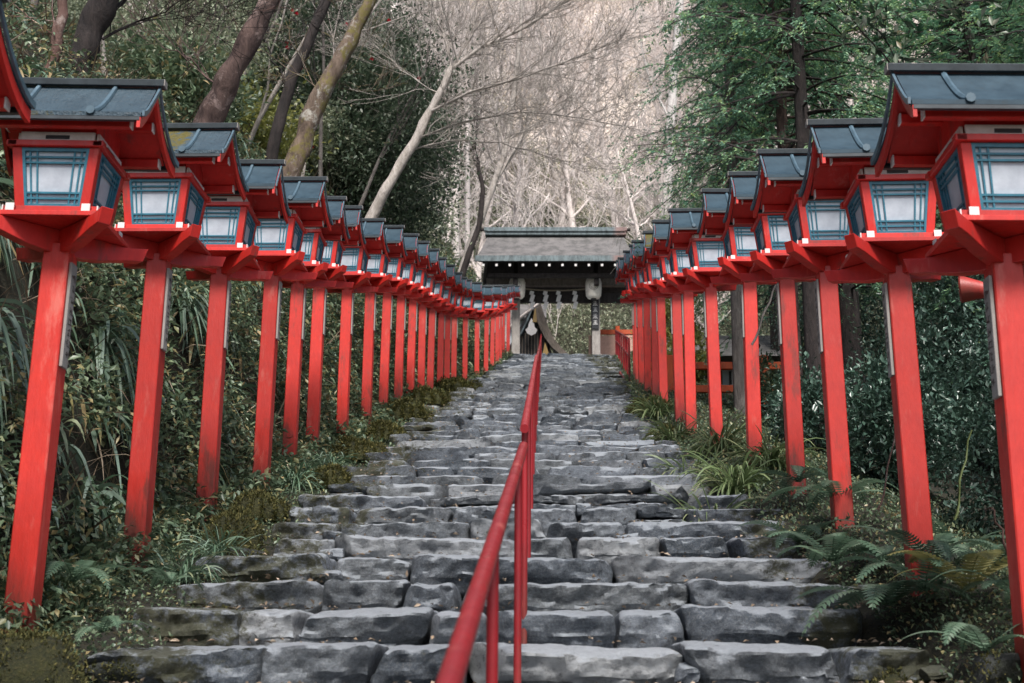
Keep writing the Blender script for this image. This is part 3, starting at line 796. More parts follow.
PLASTER = m_simple('pale_plaster', (.55, .62, .66), .8, .08, 3)
w0 = at(523, 300, 64); st = empty('storehouse', (w0.x, 64, GZ), 0, 'pale plastered storehouse wall glimpsed behind the dark hall gable', 'building')
MB().box(-2.4, .75, 0, 3, -.5, 5.2).build('wall', PLASTER, st, .02)
MB().prism([(-.6, 5.2), (3.6, 5.2), (1.5, 6.5)], 'x', -2.9, 1.2).build('roof', THATCH, st)

# orange fence to the side of the gate
o0 = at(612, 350, 54.0)
fn = empty('shrine_fence', (o0.x, 54.0, GZ), 0, 'orange painted wooden fence panel beside the gate at the stair top', 'fence')
MB().box(-1.0, 1.0, -.04, .04, .75, 1.75).build('panel', m_simple('pale_fence_board', (.55, .34, .27), .7, .15), fn, .01)
for x in (-.6, .25, 1.05): MB().box(x - .09, x + .09, -.1, .1, -.2, 2.15).build('fence_post', ORANGE, fn, .01)
MB().box(-.8, 1.2, -.07, .07, 1.8, 2.0).build('top_rail', ORANGE, fn, .01)

# ------------------------------------------------------------------ building and fence seen between the ferny-side posts
b0 = at(735, 400, 30)
hb = empty('rest_house', (at(752, 360, 33).x, 33, b0.z - 1.0), 0, 'white walled building with dark lattice windows, glimpsed between the ferny-side posts', 'building')
MB().box(-1.9, .9, 0, 4, 0, 2.6).build('wall', PLASTER, hb, .02)
for k, x in enumerate((-1.6, -.62)):
    w_ = MB().box(x, x + .8, -.05, -.002, .9, 2.4).build('window', BLACK, hb)
    m = MB()
    for j in range(6): m.box(x + .06 + j * .13, x + .085 + j * .13, -.09, -.052, .92, 2.38)
    for j in range(3): m.box(x + .02, x + .78, -.11, -.091, 1.2 + j * .4, 1.23 + j * .4)
    m.build('lattice', WHITE, w_)
MB().prism([(-.9, 2.6), (4.9, 2.6), (2, 3.9)], 'x', -2.4, 1.4).build('roof', THATCH, hb)
q0 = at(735, 366, 24); 
rf = empty('red_fence', (q0.x, 24, q0.z - 1.0), 0, 'bright red wooden fence below the white walled building', 'fence')
for z in (.55, 1.0): MB().box(-1.6, .9, -.05, .05, z - .07, z + .07).build('rail', ORANGE, rf, .01)
for x in (-1.25, -.35, .55): MB().box(x - .07, x + .07, -.08, .08, -.9, 1.2).build('fence_post', ORANGE, rf, .01)
# small red horn behind the first post
s0 = at(984, 290, 6.9)
sp = empty('speaker_horn', s0, R(-20), 'small red horn poking out beside the largest lantern post', 'horn')
k = 14; m = MB(); prof = [(-.13, .07), (-.12, .078), (0, .045), (.1, .035)]
vs = [(x, r_ * math.cos(2 * math.pi * j / k), r_ * math.sin(2 * math.pi * j / k) + x * -.15) for x, r_ in prof for j in range(k)]
fs = [(i * k + j, i * k + (j + 1) % k, (i + 1) * k + (j + 1) % k, (i + 1) * k + j) for i in range(len(prof) - 1) for j in range(k)]
m.add(vs, fs + [tuple(range(k))[::-1], tuple(range((len(prof) - 1) * k, len(prof) * k))]); m.build('horn', RED, sp, smooth=True)
MB().box(.08, .30, -.02, .02, -.05, -.01).build('arm', RED, sp)

# ------------------------------------------------------------------ plants
def unit(a): return a / np.maximum(1e-9, np.linalg.norm(a, axis=1, keepdims=True))
def leaves(P, D, L, W, fold=.25, rnd=None, curl=.0):
    """folded diamond leaves: arrays of base points and directions"""
    n = len(P); D = unit(D); up = unit(nr.normal(0, .45, (n, 3)) + np.array([0, 0, 1.0]))
    Sx = unit(np.cross(D, up)); N = np.cross(Sx, D)
    L = np.broadcast_to(L, (n,))[:, None]; W = np.broadcast_to(W, (n,))[:, None]
    mid = P + D * L * .45
    a = mid + Sx * W / 2 + N * W * fold; b = mid - Sx * W / 2 + N * W * fold; tip = P + D * L - N * L * curl
    V = np.stack([P, a, tip, b], 1).reshape(-1, 3)
    i = np.arange(n)[:, None] * 4
    F = np.concatenate([i + [0, 1, 2], i + [0, 2, 3]], 1).reshape(-1, 3)
    r = np.repeat(nr.random(n) if rnd is None else rnd, 4)
    return V, F, r
def straps(P, A, L, W, droop=1.0, rise=.6, seg=6, rnd=None):
    """long arching blades; A heading angle, L length"""
    n = len(P); t = np.linspace(0, 1, seg + 1)[None, :]
    L = np.broadcast_to(L, (n,))[:, None]; W = np.broadcast_to(W, (n,))
    rise = np.broadcast_to(rise, (n,))[:, None]; droop = np.broadcast_to(droop, (n,))[:, None]
    out = L * (t * .8 - .12 * t ** 2); h = L * (rise * t - droop * t ** 2)
    hx = np.cos(A)[:, None]; hy = np.sin(A)[:, None]
    C_ = np.stack([P[:, 0:1] + hx * out, P[:, 1:2] + hy * out, P[:, 2:3] + h], 2)
    w = (np.sin(np.clip(t * .93 + .07, 0, 1) * math.pi) ** .6)[:, :, None] * (W[:, None, None] / 2)
    tw = nr.normal(0, .5, n)[:, None]
    Sx = np.stack([-hy * np.cos(tw), hx * np.cos(tw), np.sin(tw)], 2)
    Aa = C_ + Sx * w; Bb = C_ - Sx * w
    V = np.stack([Aa, Bb], 2).reshape(-1, 3)
    base = (np.arange(n) * (seg + 1) * 2)[:, None, None]; s = (np.arange(seg) * 2)[None, :, None]
    F = (base + s + np.array([0, 1, 3, 2])[None, None, :]).reshape(-1, 4)
    return V, F, np.repeat(nr.random(n) if rnd is None else rnd, (seg + 1) * 2)
def merge(parts):
    V, F, Rr, o = [], [], [], 0
    for v, f, r in parts: V.append(v); F.append(f + o); Rr.append(r); o += len(v)
    return np.vstack(V), np.vstack(F), np.concatenate(Rr)
def tri2(F): return F
def cloud(name, parts, mat, parent=None):
    V, F, r = merge(parts); return np_mesh(name, V, F, mat, parent, r)

GRIDX = np.array(xs); GRIDY = np.array(ys); GZA = np.array([v[2] for v in V]).reshape(len(ys), len(xs))
def gzv(x, y):
    i = np.clip(np.searchsorted(GRIDX, x) - 1, 0, len(xs) - 2); j = np.clip(np.searchsorted(GRIDY, y) - 1, 0, len(ys) - 2)
    u = (x - GRIDX[i]) / (GRIDX[i + 1] - GRIDX[i]); v = (y - GRIDY[j]) / (GRIDY[j + 1] - GRIDY[j])
    return (GZA[j, i] * (1 - u) * (1 - v) + GZA[j, i + 1] * u * (1 - v) + GZA[j + 1, i] * (1 - u) * v + GZA[j + 1, i + 1] * u * v)
lpx = lambda y: np.interp(y, [p[0] for p in LP], [p[1] for p in LP])
rpx = lambda y: np.interp(y, [p[0] for p in RP], [p[1] for p in RP])

# --- the leafy bank: small leaves, long blades, dry stems
def bank_points(n, u0, u1, y0, y1, powy=1.6):
    y = y0 + (y1 - y0) * nr.random(n) ** powy; u = u0 + (u1 - u0) * nr.random(n) ** 1.3
    x = lpx(y) - .30 - u
    return np.stack([x, y, gzv(x, y)], 1)
P = np.vstack([bank_points(110000, -.25, 7, 3, 52), bank_points(130000, -.15, 1.3, 3, 40)]); clump = np.array([noise.noise(Vector((p[0] * 1.3, p[1] * 1.3, p[2] * 1.3))) for p in P[::1]])
P = P[clump > -.16]; n = len(P)
P[:, 2] += nr.random(n) * .25; P[:, 0] += nr.random(n) * .28
D = nr.normal(0, .7, (n, 3)) + np.array([.7, -.25, -.25])
scale = .6 + P[:, 1] / 30
cloud('bank_undergrowth', [leaves(P, D, nr.uniform(.04, .10, n) * scale, nr.uniform(.02, .045, n) * scale)], L_BANK)
tag(bpy.data.objects['bank_undergrowth'], 'dense small-leaved creepers and moss covering the steep bank', 'undergrowth', kind='stuff')
parts = []
for c in range(900):           # tufts of hanging blades
    q = bank_points(1, .0, 5.5 if c % 3 else 1.6, 3.2, 46, 1.5)[0]; k = rng.randint(10, 24)
    A = nr.normal(rng.uniform(-1.1, .5), .9, k)
    parts.append(straps(np.tile(q, (k, 1)) + nr.normal(0, .05, (k, 3)), A, nr.uniform(.22, .55, k), nr.uniform(.013, .030, k) * (1 + q[1] / 25), nr.uniform(.7, 1.5, k), nr.uniform(.15, .8, k)))
o = cloud('hanging_grass', parts, L_STRAP); tag(o, 'long blue-green blades hanging down the steep bank behind the posts', 'grass', kind='stuff')
P = bank_points(15000, -.1, 4, 3, 46); n = len(P)
o = cloud('dry_stems', [straps(P, nr.normal(-.3, 1.4, n), nr.uniform(.2, .7, n), nr.uniform(.003, .010, n) * (1 + P[:, 1] / 14), nr.uniform(-.2, 1.0, n), nr.uniform(-.3, 1, n), seg=4)], L_DEAD)
tag(o, 'dead brown stems and roots tangled on the bank', 'stems', kind='stuff')

# broad lower leaves beside the stairs, both sides
def edge_points(n, side, y0, y1, pw=1.5):
    y = y0 + (y1 - y0) * nr.random(n) ** pw
    if side < 0: a = np.interp(y, *zip(*XL)) - .10; b = lpx(y) - .35
    else: a = np.interp(y, *zip(*XR)) + .05; b = rpx(y) + 1.7
    x = a + (b - a) * nr.random(n) ** (.75 if side < 0 else 1.1)
    return np.stack([x, y, gzv(x, y)], 1)
for side, nm, lab in ((-1, 'verge_creepers', 'low creeping leaves and moss at the foot of the bank-side posts'), (1, 'verge_creepers', 'low leafy plants at the foot of the ferny-side posts')):
    P = edge_points(52000 if side < 0 else 80000, side, 3.5, 50, 1.9); n = len(P); P[:, 2] += nr.random(n) ** 2 * .09
    D = nr.normal(0, 1, (n, 3)) + np.array([-.5 * side, -.3, .5]); sc = .6 + P[:, 1] / 22
    o = cloud(nm, [leaves(P, D, nr.uniform(.012, .045, n) * sc, nr.uniform(.008, .026, n) * sc)], L_BANK); tag(o, lab, 'ground cover', kind='stuff')

# sedge tufts you can count
def sedge(x, y, label, k=70, L=.38, w=.008, mat=L_STRAP, sc=1.0):
    z = float(gzv(np.array([x]), np.array([y]))[0])
    e = np_mesh('grass_tuft', *straps(nr.normal(0, .035 * sc, (k, 3)) * [1, 1, .3], nr.uniform(0, 6.28, k), nr.uniform(.5, 1, k) * L * sc, nr.uniform(.6, 1.3, k) * w * sc, nr.uniform(.5, 1.1, k), nr.uniform(.5, 1.2, k), seg=7)[:2], mat)
    me = e.data; a = me.attributes.new('rnd', 'FLOAT', 'POINT'); a.data.foreach_set('value', np.repeat(nr.random(k) * .85, 16).astype(np.float32))
    e.location = (x, y, z); tag(e, label, 'grass tuft'); return e
for (px, py, y, lb, s_) in [(185, 535, 7.9, 'arching grass tuft on the bank side between the second and third red posts', 1.1), (222, 518, 8.6, 'fine arching grass tuft touching the third bank-side post', 1.0), (292, 480, 12.0, 'grass tuft between the fourth and fifth bank-side posts', 1.3), (330, 462, 13.6, 'grass tuft by the mossy edge under the sixth bank-side post', 1.2)]:
    p = at(px, py, y); sedge(p.x, y, lb, 110, .5, .010, sc=s_)
for i, (px, y, lb) in enumerate([(705, 10.6, 'large drooping grass clump on the ferny side, closest to the steps'), (735, 11.4, 'drooping grass clump in front of the fifth ferny-side post'), (690, 13.0, 'drooping grass clump beside the mossy step edge on the ferny side'), (770, 12.2, 'drooping grass clump behind the fourth ferny-side post'), (675, 16, 'small drooping grass clump farther up the ferny side'), (722, 13.8, 'drooping grass clump between two ferny-side posts'), (660, 19, 'pale grass clump at the stair edge below the yellow bush')]):
    p = at(px, 450, y); sedge(p.x, y, lb, 190, .74, .016, L_SEDGE, sc=1.15)
# broad strap tufts high on the bank
for i, (px, py, y, lb) in enumerate([(85, 330, 7.0, 'wide silvery leaf clump hanging on the bank beside the biggest bank-side post'), (170, 345, 8.9, 'wide silvery leaf clump hanging between the second and third bank-side posts'), (240, 300, 11, 'wide silvery leaf clump under the fourth bank-side lantern'), (20, 200, 7.2, 'wide leaf clump at the photo edge under the biggest bank-side lantern')]):
    x = lpx(y) - .30 - .25
    k = 46; p = at(px, py, y); x = p.x
    e = np_mesh('leaf_clump', *straps(nr.normal(0, .05, (k, 3)), nr.normal(-.3, .8, k), nr.uniform(.45, .9, k), nr.uniform(.02, .034, k), nr.uniform(.9, 1.5, k), nr.uniform(.2, .8, k), seg=8)[:2], L_STRAP)
    a = e.data.attributes.new('rnd', 'FLOAT', 'POINT'); a.data.foreach_set('value', np.repeat(.45 + nr.random(k) * .38, 18).astype(np.float32))
    # set on the bank face
    for uu in np.arange(0, 3, .04):
        xx = lpx(y) - .28 - uu
        if float(gzv(np.array([xx]), np.array([y]))[0]) > p.z: break
    e.location = (float(xx) + .05, y, p.z); tag(e, lb, 'plant')

n = 2600; y = nr.uniform(4, 26, n); k_ = np.where(nr.random(n) < .5, -1, 1)
xl_ = np.interp(y, *zip(*XL)); xr_ = np.interp(y, *zip(*XR)); e_ = nr.random(n) ** 1.8
x = np.where(k_ < 0, xl_ + e_ * 1.6, xr_ - e_ * 1.5)
row = np.floor((y - 5.93) / .69) * .69 + 5.93
P = np.stack([x, row + nr.uniform(.06, .6, n), S * row + .012], 1); D = nr.normal(0, 1, (n, 3)) * [1, 1, .25]
o = cloud('fallen_leaves', [leaves(P, D, nr.uniform(.02, .045, n), nr.uniform(.012, .024, n), .4)], L_DEAD); tag(o, 'small dry fallen leaves scattered on the stone steps', 'leaf litter', kind='stuff')
# ferns
def frond(L, pinn, wid, mat, parent, rise, droop, ang, roll=0):
    m_v = []; n = pinn
    t = np.linspace(0, 1, n); out = L * (t * .95 - .1 * t ** 2); h = L * (rise * t - droop * t ** 2)
    c, s = math.cos(ang), math.sin(ang)
    Pc = np.stack([c * out, s * out, h], 1); T = np.gradient(Pc, axis=0); T = unit(T)
    Sd = np.tile([-s, c, roll], (n, 1)); Sd = unit(Sd); w = wid * np.sin(np.clip(t * .88 + .12, 0, 1) * math.pi) ** .7
    parts = []
    for sg in (-1, 1):
        D = Sd * sg + T * .35 + np.array([0, 0, -.12]); D = unit(D)
        mid = Pc + D * (w * .5)[:, None]; pw = (L / n) * .46
        tipp = Pc + D * w[:, None] + T * .01
        V = np.stack([Pc - T * pw * .7, mid - T * pw, tipp, mid + T * pw, Pc + T * pw * .7], 1).reshape(-1, 3)
        i = np.arange(n)[:, None] * 5
        F = np.concatenate([i + [0, 1, 4], i + [1, 3, 4], i + [1, 2, 3]], 1).reshape(-1, 3)
        parts.append((V, F, np.repeat(nr.random(n) * .4 + rng.random() * .6, 5)))
    V, F, r = merge(parts)
    sv = np.stack([Pc + Sd * .003, Pc - Sd * .003], 1).reshape(-1, 3)
    i = np.arange(n - 1)[:, None] * 2 + len(V)
    F = np.vstack([F, np.concatenate([i + [0, 1, 2], i + [1, 3, 2]], 1).reshape(-1, 3)])
    return np_mesh('frond', np.vstack([V, sv]), F, mat, parent, np.concatenate([r, np.zeros(len(sv))]))
def fern(px, py, y, n, L, lb, mat=L_FERN, amin=0, amax=6.28, wid=.085):
    p = at(px, py, y); zg = float(gzv(np.array([p.x]), np.array([y]))[0])
    t = empty('fern', (p.x, y, max(zg + .06, min(p.z, zg + .22))), 0, lb, 'fern'); L *= 1.0
    for k in range(n):
        a = amin + (amax - amin) * (k + rng.uniform(-.3, .3)) / n
        frond(L * rng.uniform(.75, 1.1), 22, wid * L / .6, mat, t, rng.uniform(.55, 1.0), rng.uniform(.55, .95), a, rng.uniform(-.2, .2))
    return t
fern(885, 575, 6.7, 9, .62, 'large green fern arching over the steps between the second and third ferny-side posts')
fern(925, 590, 6.4, 7, .50, 'green fern at the foot of the second ferny-side post')
fern(968, 590, 6.2, 7, .58, 'yellowing fern between the two largest ferny-side posts', L_YFERN)
for (px, y, n_, L_, lb) in [(884, 7.7, 8, .5, 'upright green fern right behind the second ferny-side post'), (930, 6.9, 8, .5, 'dense fern between second ferny-side post and the yellowing fern'), (800, 8.8, 8, .5, 'fern between the third and fourth ferny-side posts'), (955, 7.8, 8, .55, 'shaded fern farther behind the yellowing fern'), (1015, 5.9, 6, .45, 'fern partly cut by the photo edge')]: fern(px, 560, y, n_, L_, lb)
fern(1000, 560, 6.6, 7, .55, 'green fern with bluish fronds beside the largest ferny-side post')
fern(832, 560, 7.6, 7, .55, 'mid green fern in front of the third ferny-side post')
fern(798, 480, 10.0, 7, .5, 'small bluish fern arching near the fourth ferny-side post')
fern(985, 650, 5.5, 5, .42, 'single-sided fern low at the photo corner over dark rocks')
fern(838, 500, 9.0, 7, .6, 'dark fern behind the third ferny-side post')
fern(75, 560, 6.8, 8, .40, 'small dark fern behind the first bank-side post foot')
fern(105, 600, 6.0, 6, .30, 'small drooping fern between first bank-side post and the steps')
fern(170, 570, 7.0, 6, .3, 'small yellow-green fern among creepers near the second bank-side post')

# mossy boulders and moss mounds at the edges
def fuzz(o, pts, w, h, y, share=1.0):
    pts = np.array([tuple(v) for v in pts]); n = int(9000 * min(1, w) * share); idx = nr.integers(0, len(pts), n); Pp = pts[idx] + nr.normal(0, w * .03, (n, 3))
    keep = np.array([noise.noise(Vector(q) * 5 + Vector((w * 9, y, 0))) for q in Pp]) > (-.5 if share == 1 else 0); keep &= Pp[:, 2] > -h * .3; Pp = Pp[keep]; n = len(Pp)
    D = Pp / max(w, h) + nr.normal(0, .4, (n, 3)) + [0, 0, .3]; s_ = .5 + y / 12
    V_, F_, R_ = leaves(Pp, D, nr.uniform(.010, .028, n) * s_, nr.uniform(.005, .012, n) * s_)
    np_mesh('moss_fuzz', V_, F_, L_MOSS, o, R_)
def boulder(px, py, y, w, h, lb, mat=BOULD, nm='mossy_boulder', moss=0):
    global seed
    seed += 1; w *= .62; h *= .62; P, F = stone(w, w * .8, h, .03, seed, 14, .03)
    p = at(px, py, y); o = np_mesh(nm, P, F, mat, smooth=True); o.data.set_sharp_from_angle(angle=R(45))
    zg = float(gzv(np.array([p.x]), np.array([p.y]))[0]); o.location = (p.x, p.y, min(p.z, zg + h * .25)); tag(o, lb, 'rock'); fuzz(o, P, w, h, y, .45)
    return o
bs = [(905, 630, 5.7, .52, .34, 'big dark mossy boulder under the large fern'), (960, 660, 5.3, .5, .3, 'moss-topped boulder in the bottom corner'), (1005, 625, 5.5, .45, .3, 'dark boulder at the foot of the largest post'),
      (870, 585, 6.6, .42, .3, 'mossy rock at the step end below the third ferny-side post'), (800, 540, 7.6, .36, .22, 'mossy rock at the step end near the third ferny-side post'), (770, 505, 9.0, .36, .25, 'mossy rock at the step end by the fourth ferny-side post'),
      (735, 480, 10.2, .32, .24, 'rounded mossy rock beneath the drooping grass'), (250, 520, 8.6, .4, .26, 'mossy rock at the step end beside the third bank-side post'), (215, 560, 7.2, .38, .22, 'mossy rock at the step end below the second bank-side post'),
      (120, 615, 6.0, .4, .24, 'dark rock at the step end by the first bank-side post'), (300, 495, 10.3, .34, .25, 'mossy rock under the fourth bank-side post'), (345, 462, 13, .36, .3, 'mossy rock under the sixth bank-side post'), (375, 440, 15.2, .4, .3, 'mossy rock under the seventh bank-side post'), (700, 458, 12, .36, .25, 'mossy rock beside the steps under grass, sixth from the corner')]
for b in bs: boulder(*b)
def moss_mound(px, py, y, w, h, lb):
    p = at(px, py, y); k = 16; rings = 8; m = MB(); vs = []
    for i in range(rings + 1):
        a = i / rings * math.pi / 2
        for j in range(k):
            b = 2 * math.pi * j / k; r_ = w / 2 * math.cos(a); q = Vector((r_ * math.cos(b), r_ * math.sin(b), h * math.sin(a)))
            vs.append(q * (1 + .3 * noise.noise(q * 6 + p)))
    fs = [(i * k + j, i * k + (j + 1) % k, (i + 1) * k + (j + 1) % k, (i + 1) * k + j) for i in range(rings) for j in range(k)]
    m.add(vs, fs); o = m.build('moss_mound', MOSS, None, smooth=True); zg = float(gzv(np.array([p.x]), np.array([p.y]))[0]); o.location = (p.x, p.y, min(p.z - h * .5, zg - .03))
    fuzz(o, vs, w, h, y)
    tag(o, lb, 'moss')
for b in [(25, 655, 5.6, .55, .28, 'brown mossy mound in the bottom corner below the first bank-side post'), (235, 505, 9.0, .4, .28, 'green moss mound beside the foot of the third bank-side post'), (258, 488, 10.2, .5, .2, 'flat moss mound between third and fourth bank-side posts'),
          (330, 470, 12.3, .5, .2, 'moss mound under the fifth bank-side post'), (360, 448, 14.5, .6, .25, 'moss mound under the seventh bank-side post'), (385, 432, 16.6, .6, .25, 'moss mound by the eighth bank-side post'), (405, 412, 19.5, .8, .3, 'moss mound by the tenth bank-side post'), (425, 400, 22.5, .9, .3, 'moss mound farther up the bank-side verge'),
          (455, 388, 27.5, 1.2, .3, 'pale moss mound near the top of the bank-side verge'), (665, 425, 16.8, .6, .25, 'moss mound on the ferny side below the eighth post'), (650, 410, 20, .8, .3, 'moss mound on the ferny side by the stair edge'), (890, 610, 6.1, .4, .2, 'moss cap on the rocks under the large fern'), (980, 640, 5.4, .4, .16, 'moss cap on the corner rocks'), (690, 450, 13.0, .45, .2, 'moss mound under the drooping grass')]:
    moss_mound(*b)

# --- glossy shrubs behind the ferny-side posts
def shrub(x, y, rx, ry, h, n, mat, lb, name='shrub', leaf=(.05, .11), group=None, cat='shrub', z=None, stems=7, stemmat=BARK_DARK, dens=1.0, wid=.45):
    z0 = float(gzv(np.array([x]), np.array([y]))[0]) - .1 if z is None else z
    t = empty(name, (x, y, z0), 0, lb, cat, group)
    # clumps inside an uneven envelope
    nc = max(8, n // 60); C_ = unit(nr.normal(0, 1, (nc, 3))) * nr.random((nc, 1)) ** .4
    C_ *= np.array([rx, ry, h * .5]); C_[:, 2] += h * .52; C_ *= (1 + nr.normal(0, .12, (nc, 1)))
    idx = nr.integers(0, nc, n); cs = min(rx, h) * .22
    P = C_[idx] + nr.normal(0, 1, (n, 3)) * cs * .6
    D = nr.normal(0, .8, (n, 3)) + (P - [0, 0, h * .4]) / max(rx, h) * .9 + [0, 0, .1]
    r = np.clip(nr.random(n) * .7 + nr.random(nc)[idx] * .3, 0, 1)
    L = nr.uniform(leaf[0], leaf[1], n)
    V, F, rr = leaves(P, D, L, L * wid, rnd=r)
    np_mesh('foliage', V, F, mat, t, rr)
    m = MB()
    for k in range(stems):
        q = C_[rng.randrange(nc)]; m.tube([(rng.uniform(-.1, .1), rng.uniform(-.1, .1), 0), (q[0] * .3, q[1] * .3, q[2] * .5), (q[0] * .85, q[1] * .85, q[2])], [.03, .02, .008], 5)
    m.build('stem', stemmat, t)
    return t
g = 'dark glossy shrubs behind the ferny-side posts'
sl = [(3.5, 6.6, .9, 1.2, 2.6), (4.6, 8.6, 1.4, 1.4, 3.6), (3.6, 9.8, .7, 1.0, 1.7), (5.6, 11, 1.4, 1.5, 3.4), (3.4, 12.4, .6, .9, 1.3), (6.4, 14.5, 1.5, 1.5, 3.4), (3.3, 15.4, .6, 1.0, 1.1), (5.2, 5.4, 1.2, 1.3, 3.2), (7.8, 12, 1.7, 1.7, 3.8), (8.6, 18, 1.8, 1.8, 3.8), (6.8, 20, 1.6, 1.5, 3.6), (8.4, 25, 2.0, 1.8, 4.6), (6.6, 29, 1.3, 1.5, 3.6), (10.5, 21, 2.0, 1.8, 4.6), (4.2, 4.0, 1.1, 1.1, 2.6)]
for i, (x, y, rx, ry, h) in enumerate(sl):
    shrub(x, y, rx, ry, h, int(12000 * rx * max(1, h / 3)), L_SHRUB, 'dark glossy broadleaf shrub behind the ferny-side posts', group=g, leaf=(.03, .075) if y < 12 else (.05, .10))
shrub(3.55, 36, .9, 2.0, 2.2, 7000, L_YEL, 'bright yellow-green bush beside the thin red railing', leaf=(.08, .16))
shrub(3.4, 30.5, .6, 1.6, 1.3, 3500, L_YEL, 'low yellow-green bush in front of the taller yellow one', leaf=(.08, .16))
shrub(3.9, 22, .8, 1.8, 1.0, 3500, L_BANK, 'low leafy bush in front of the bright red fence', leaf=(.08, .14))

# --- trees
def tubes(lines, k=5):
    V = []; F = []; o = 0
    for pts, rad in lines:
        P = np.array(pts); n = len(P); T = unit(np.gradient(P, axis=0)); rf = np.array([.3, .9, .31]) if abs(T[0, 2]) > .8 else np.array([0, .05, 1.0])
        A = unit(np.cross(T, rf)); B = np.cross(T, A); kk = k if rad[0] > .03 else 3
        ang = np.arange(kk) * 2 * math.pi / kk
        ring = P[:, None, :] + (A[:, None, :] * np.cos(ang)[None, :, None] + B[:, None, :] * np.sin(ang)[None, :, None]) * np.array(rad)[:, None, None]
        V.append(ring.reshape(-1, 3)); i = np.arange(n - 1)[:, None] * kk; j = np.arange(kk)[None, :]; j2 = (j + 1) % kk
        F.append(np.stack([i + j, i + j2, i + kk + j2, i + kk + j], 2).reshape(-1, 4) + o); o += n * kk
    return np.vstack(V), np.vstack(F)
def branchlines(p, d, L, r, depth, rg, out, up=.15, wob=.18, kids=(3, 5), spread=.8, shrink=.62, minr=.0025):
    n = 6 if depth > 1 else 4; pts = [np.array(p)]; rad = [r]; dd = np.array(d) / np.linalg.norm(d)
    for i in range(n):
        dd = dd + np.array([rg.gauss(0, wob), rg.gauss(0, wob), rg.gauss(0, wob) + up * .3]); dd /= np.linalg.norm(dd)
        pts.append(pts[-1] + dd * L / n); rad.append(max(minr, r * (1 - .62 * (i + 1) / n)))
    out.append((pts, rad))
    if depth <= 0: return
    for c in range(rg.randint(*kids)):
        i = rg.randint(1, n); q = pts[i]; dv = pts[i] - pts[i - 1]; dv = dv / np.linalg.norm(dv)
        nd = dv + np.array([rg.gauss(0, spread), rg.gauss(0, spread), rg.gauss(.1, spread * .6)])
        branchlines(q, nd, L * shrink * rg.uniform(.7, 1.15), rad[i] * .62, depth - 1, rg, out, up, wob, kids, spread, shrink, minr)
def bare_tree_mesh(seed_, H, r, trunkfrac=.45, depth=4, kids=(3, 5), lean=0, minr=.006, mat=None):
    rg = random.Random(seed_); out = []
    pts = [np.zeros(3)]; rad = [r]; d = np.array([lean, 0, 1.0]); n = 9
    for i in range(n):
        d = d + np.array([rg.gauss(0, .07), rg.gauss(0, .07), .05]); d /= np.linalg.norm(d); pts.append(pts[-1] + d * H * .8 / n); rad.append(r * (1 - .75 * (i + 1) / n))
    out.append((pts, rad))
    for i in range(int(n * trunkfrac), n + 1):
        for _ in range(rg.randint(1, 3)):
            a = rg.uniform(0, 6.28); nd = np.array([math.cos(a), math.sin(a), rg.uniform(.4, 1.3)])
            branchlines(pts[i], nd, H * rg.uniform(.2, .36), rad[i] * .55, depth - 1, rg, out, .25, .14, kids, .6, .62, minr)
    return out

# named trunks of the left bank; points in the place
def trunk_tree(name, pts, widths, mat, lb, branches=(), tw=0, k=10, seed_=1, foliage=None):
    base = pts[0]; o = empty(name, base, 0, lb, 'tree'); widths = [w * .78 for w in widths]; branches = [(b, w * .6) for b, w in branches]
    ctrl = [np.array(p - base) for p in pts]
    # smooth
    P = []; Wd = []
    for i in range(len(ctrl) - 1):
        for s in range(5):
            t = s / 5; P.append(ctrl[i] * (1 - t) + ctrl[i + 1] * t); Wd.append(widths[i] * (1 - t) + widths[i + 1] * t)
    P.append(ctrl[-1]); Wd.append(widths[-1])
    P = np.array(P)
    for _ in range(3): P[1:-1] = (P[:-2] + P[1:-1] * 2 + P[2:]) / 4
    rg = random.Random(seed_)
    P += np.array([[noise.noise((i * .3, seed_ * 3, c)) * .05 for c in range(3)] for i in range(len(P))])
    V, F = tubes([(list(P), [w / 2 * (1 + .12 * noise.noise((i * .5, seed_, 0))) for i, w in enumerate(Wd)])], 14)
    # knobbly
    for i in range(len(V)):
        nn = noise.noise((V[i][0] * 4, V[i][1] * 4, V[i][2] * 3)); V[i] += np.array([nn, nn * .6, 0]) * Wd[0] * .10
    np_mesh('trunk', V, F, mat, o, smooth=True)
    lines = []
    for bp, bw in branches:
        q = [np.array(p - base) for p in bp]; rad = list(np.linspace(bw / 2, bw * .16, len(q)))
        dn = []; rd = []
        for i in range(len(q) - 1):
            for s in range(4): t = s / 4; dn.append(q[i] * (1 - t) + q[i + 1] * t + np.array([rg.gauss(0, .02)] * 3)); rd.append(rad[i] * (1 - t) + rad[i + 1] * t)
        dn.append(q[-1]); rd.append(rad[-1])
        lines.append((dn, rd))
        for i in range(1, len(dn)):
            for _ in range(tw):
                dv = dn[i] - dn[i - 1]; dv /= np.linalg.norm(dv) + 1e-9
                branchlines(dn[i], dv + np.array([rg.gauss(0, .5), rg.gauss(0, .3), rg.gauss(.15, .5)]), rg.uniform(.7, 1.7), rd[i] * .5, 3, rg, lines, .1, .16, (2, 4), .55, .62, .0035)
    if lines:
        V, F = tubes(lines, 7); np_mesh('branch', V, F, mat, o, smooth=True)
    return o
A = at
trunk_tree('tree', [A(36, 110, 11), A(45, 85, 11), A(57, 40, 11), A(66, 0, 11), A(74, -60, 11)], [.15, .13, .13, .12, .11], BARK_RED, 'slim reddish tree trunk above the biggest bank-side lantern', [([A(56, 45, 11), A(50, 0, 11.4), A(46, -40, 11.6)], .05)], 1, seed_=2)
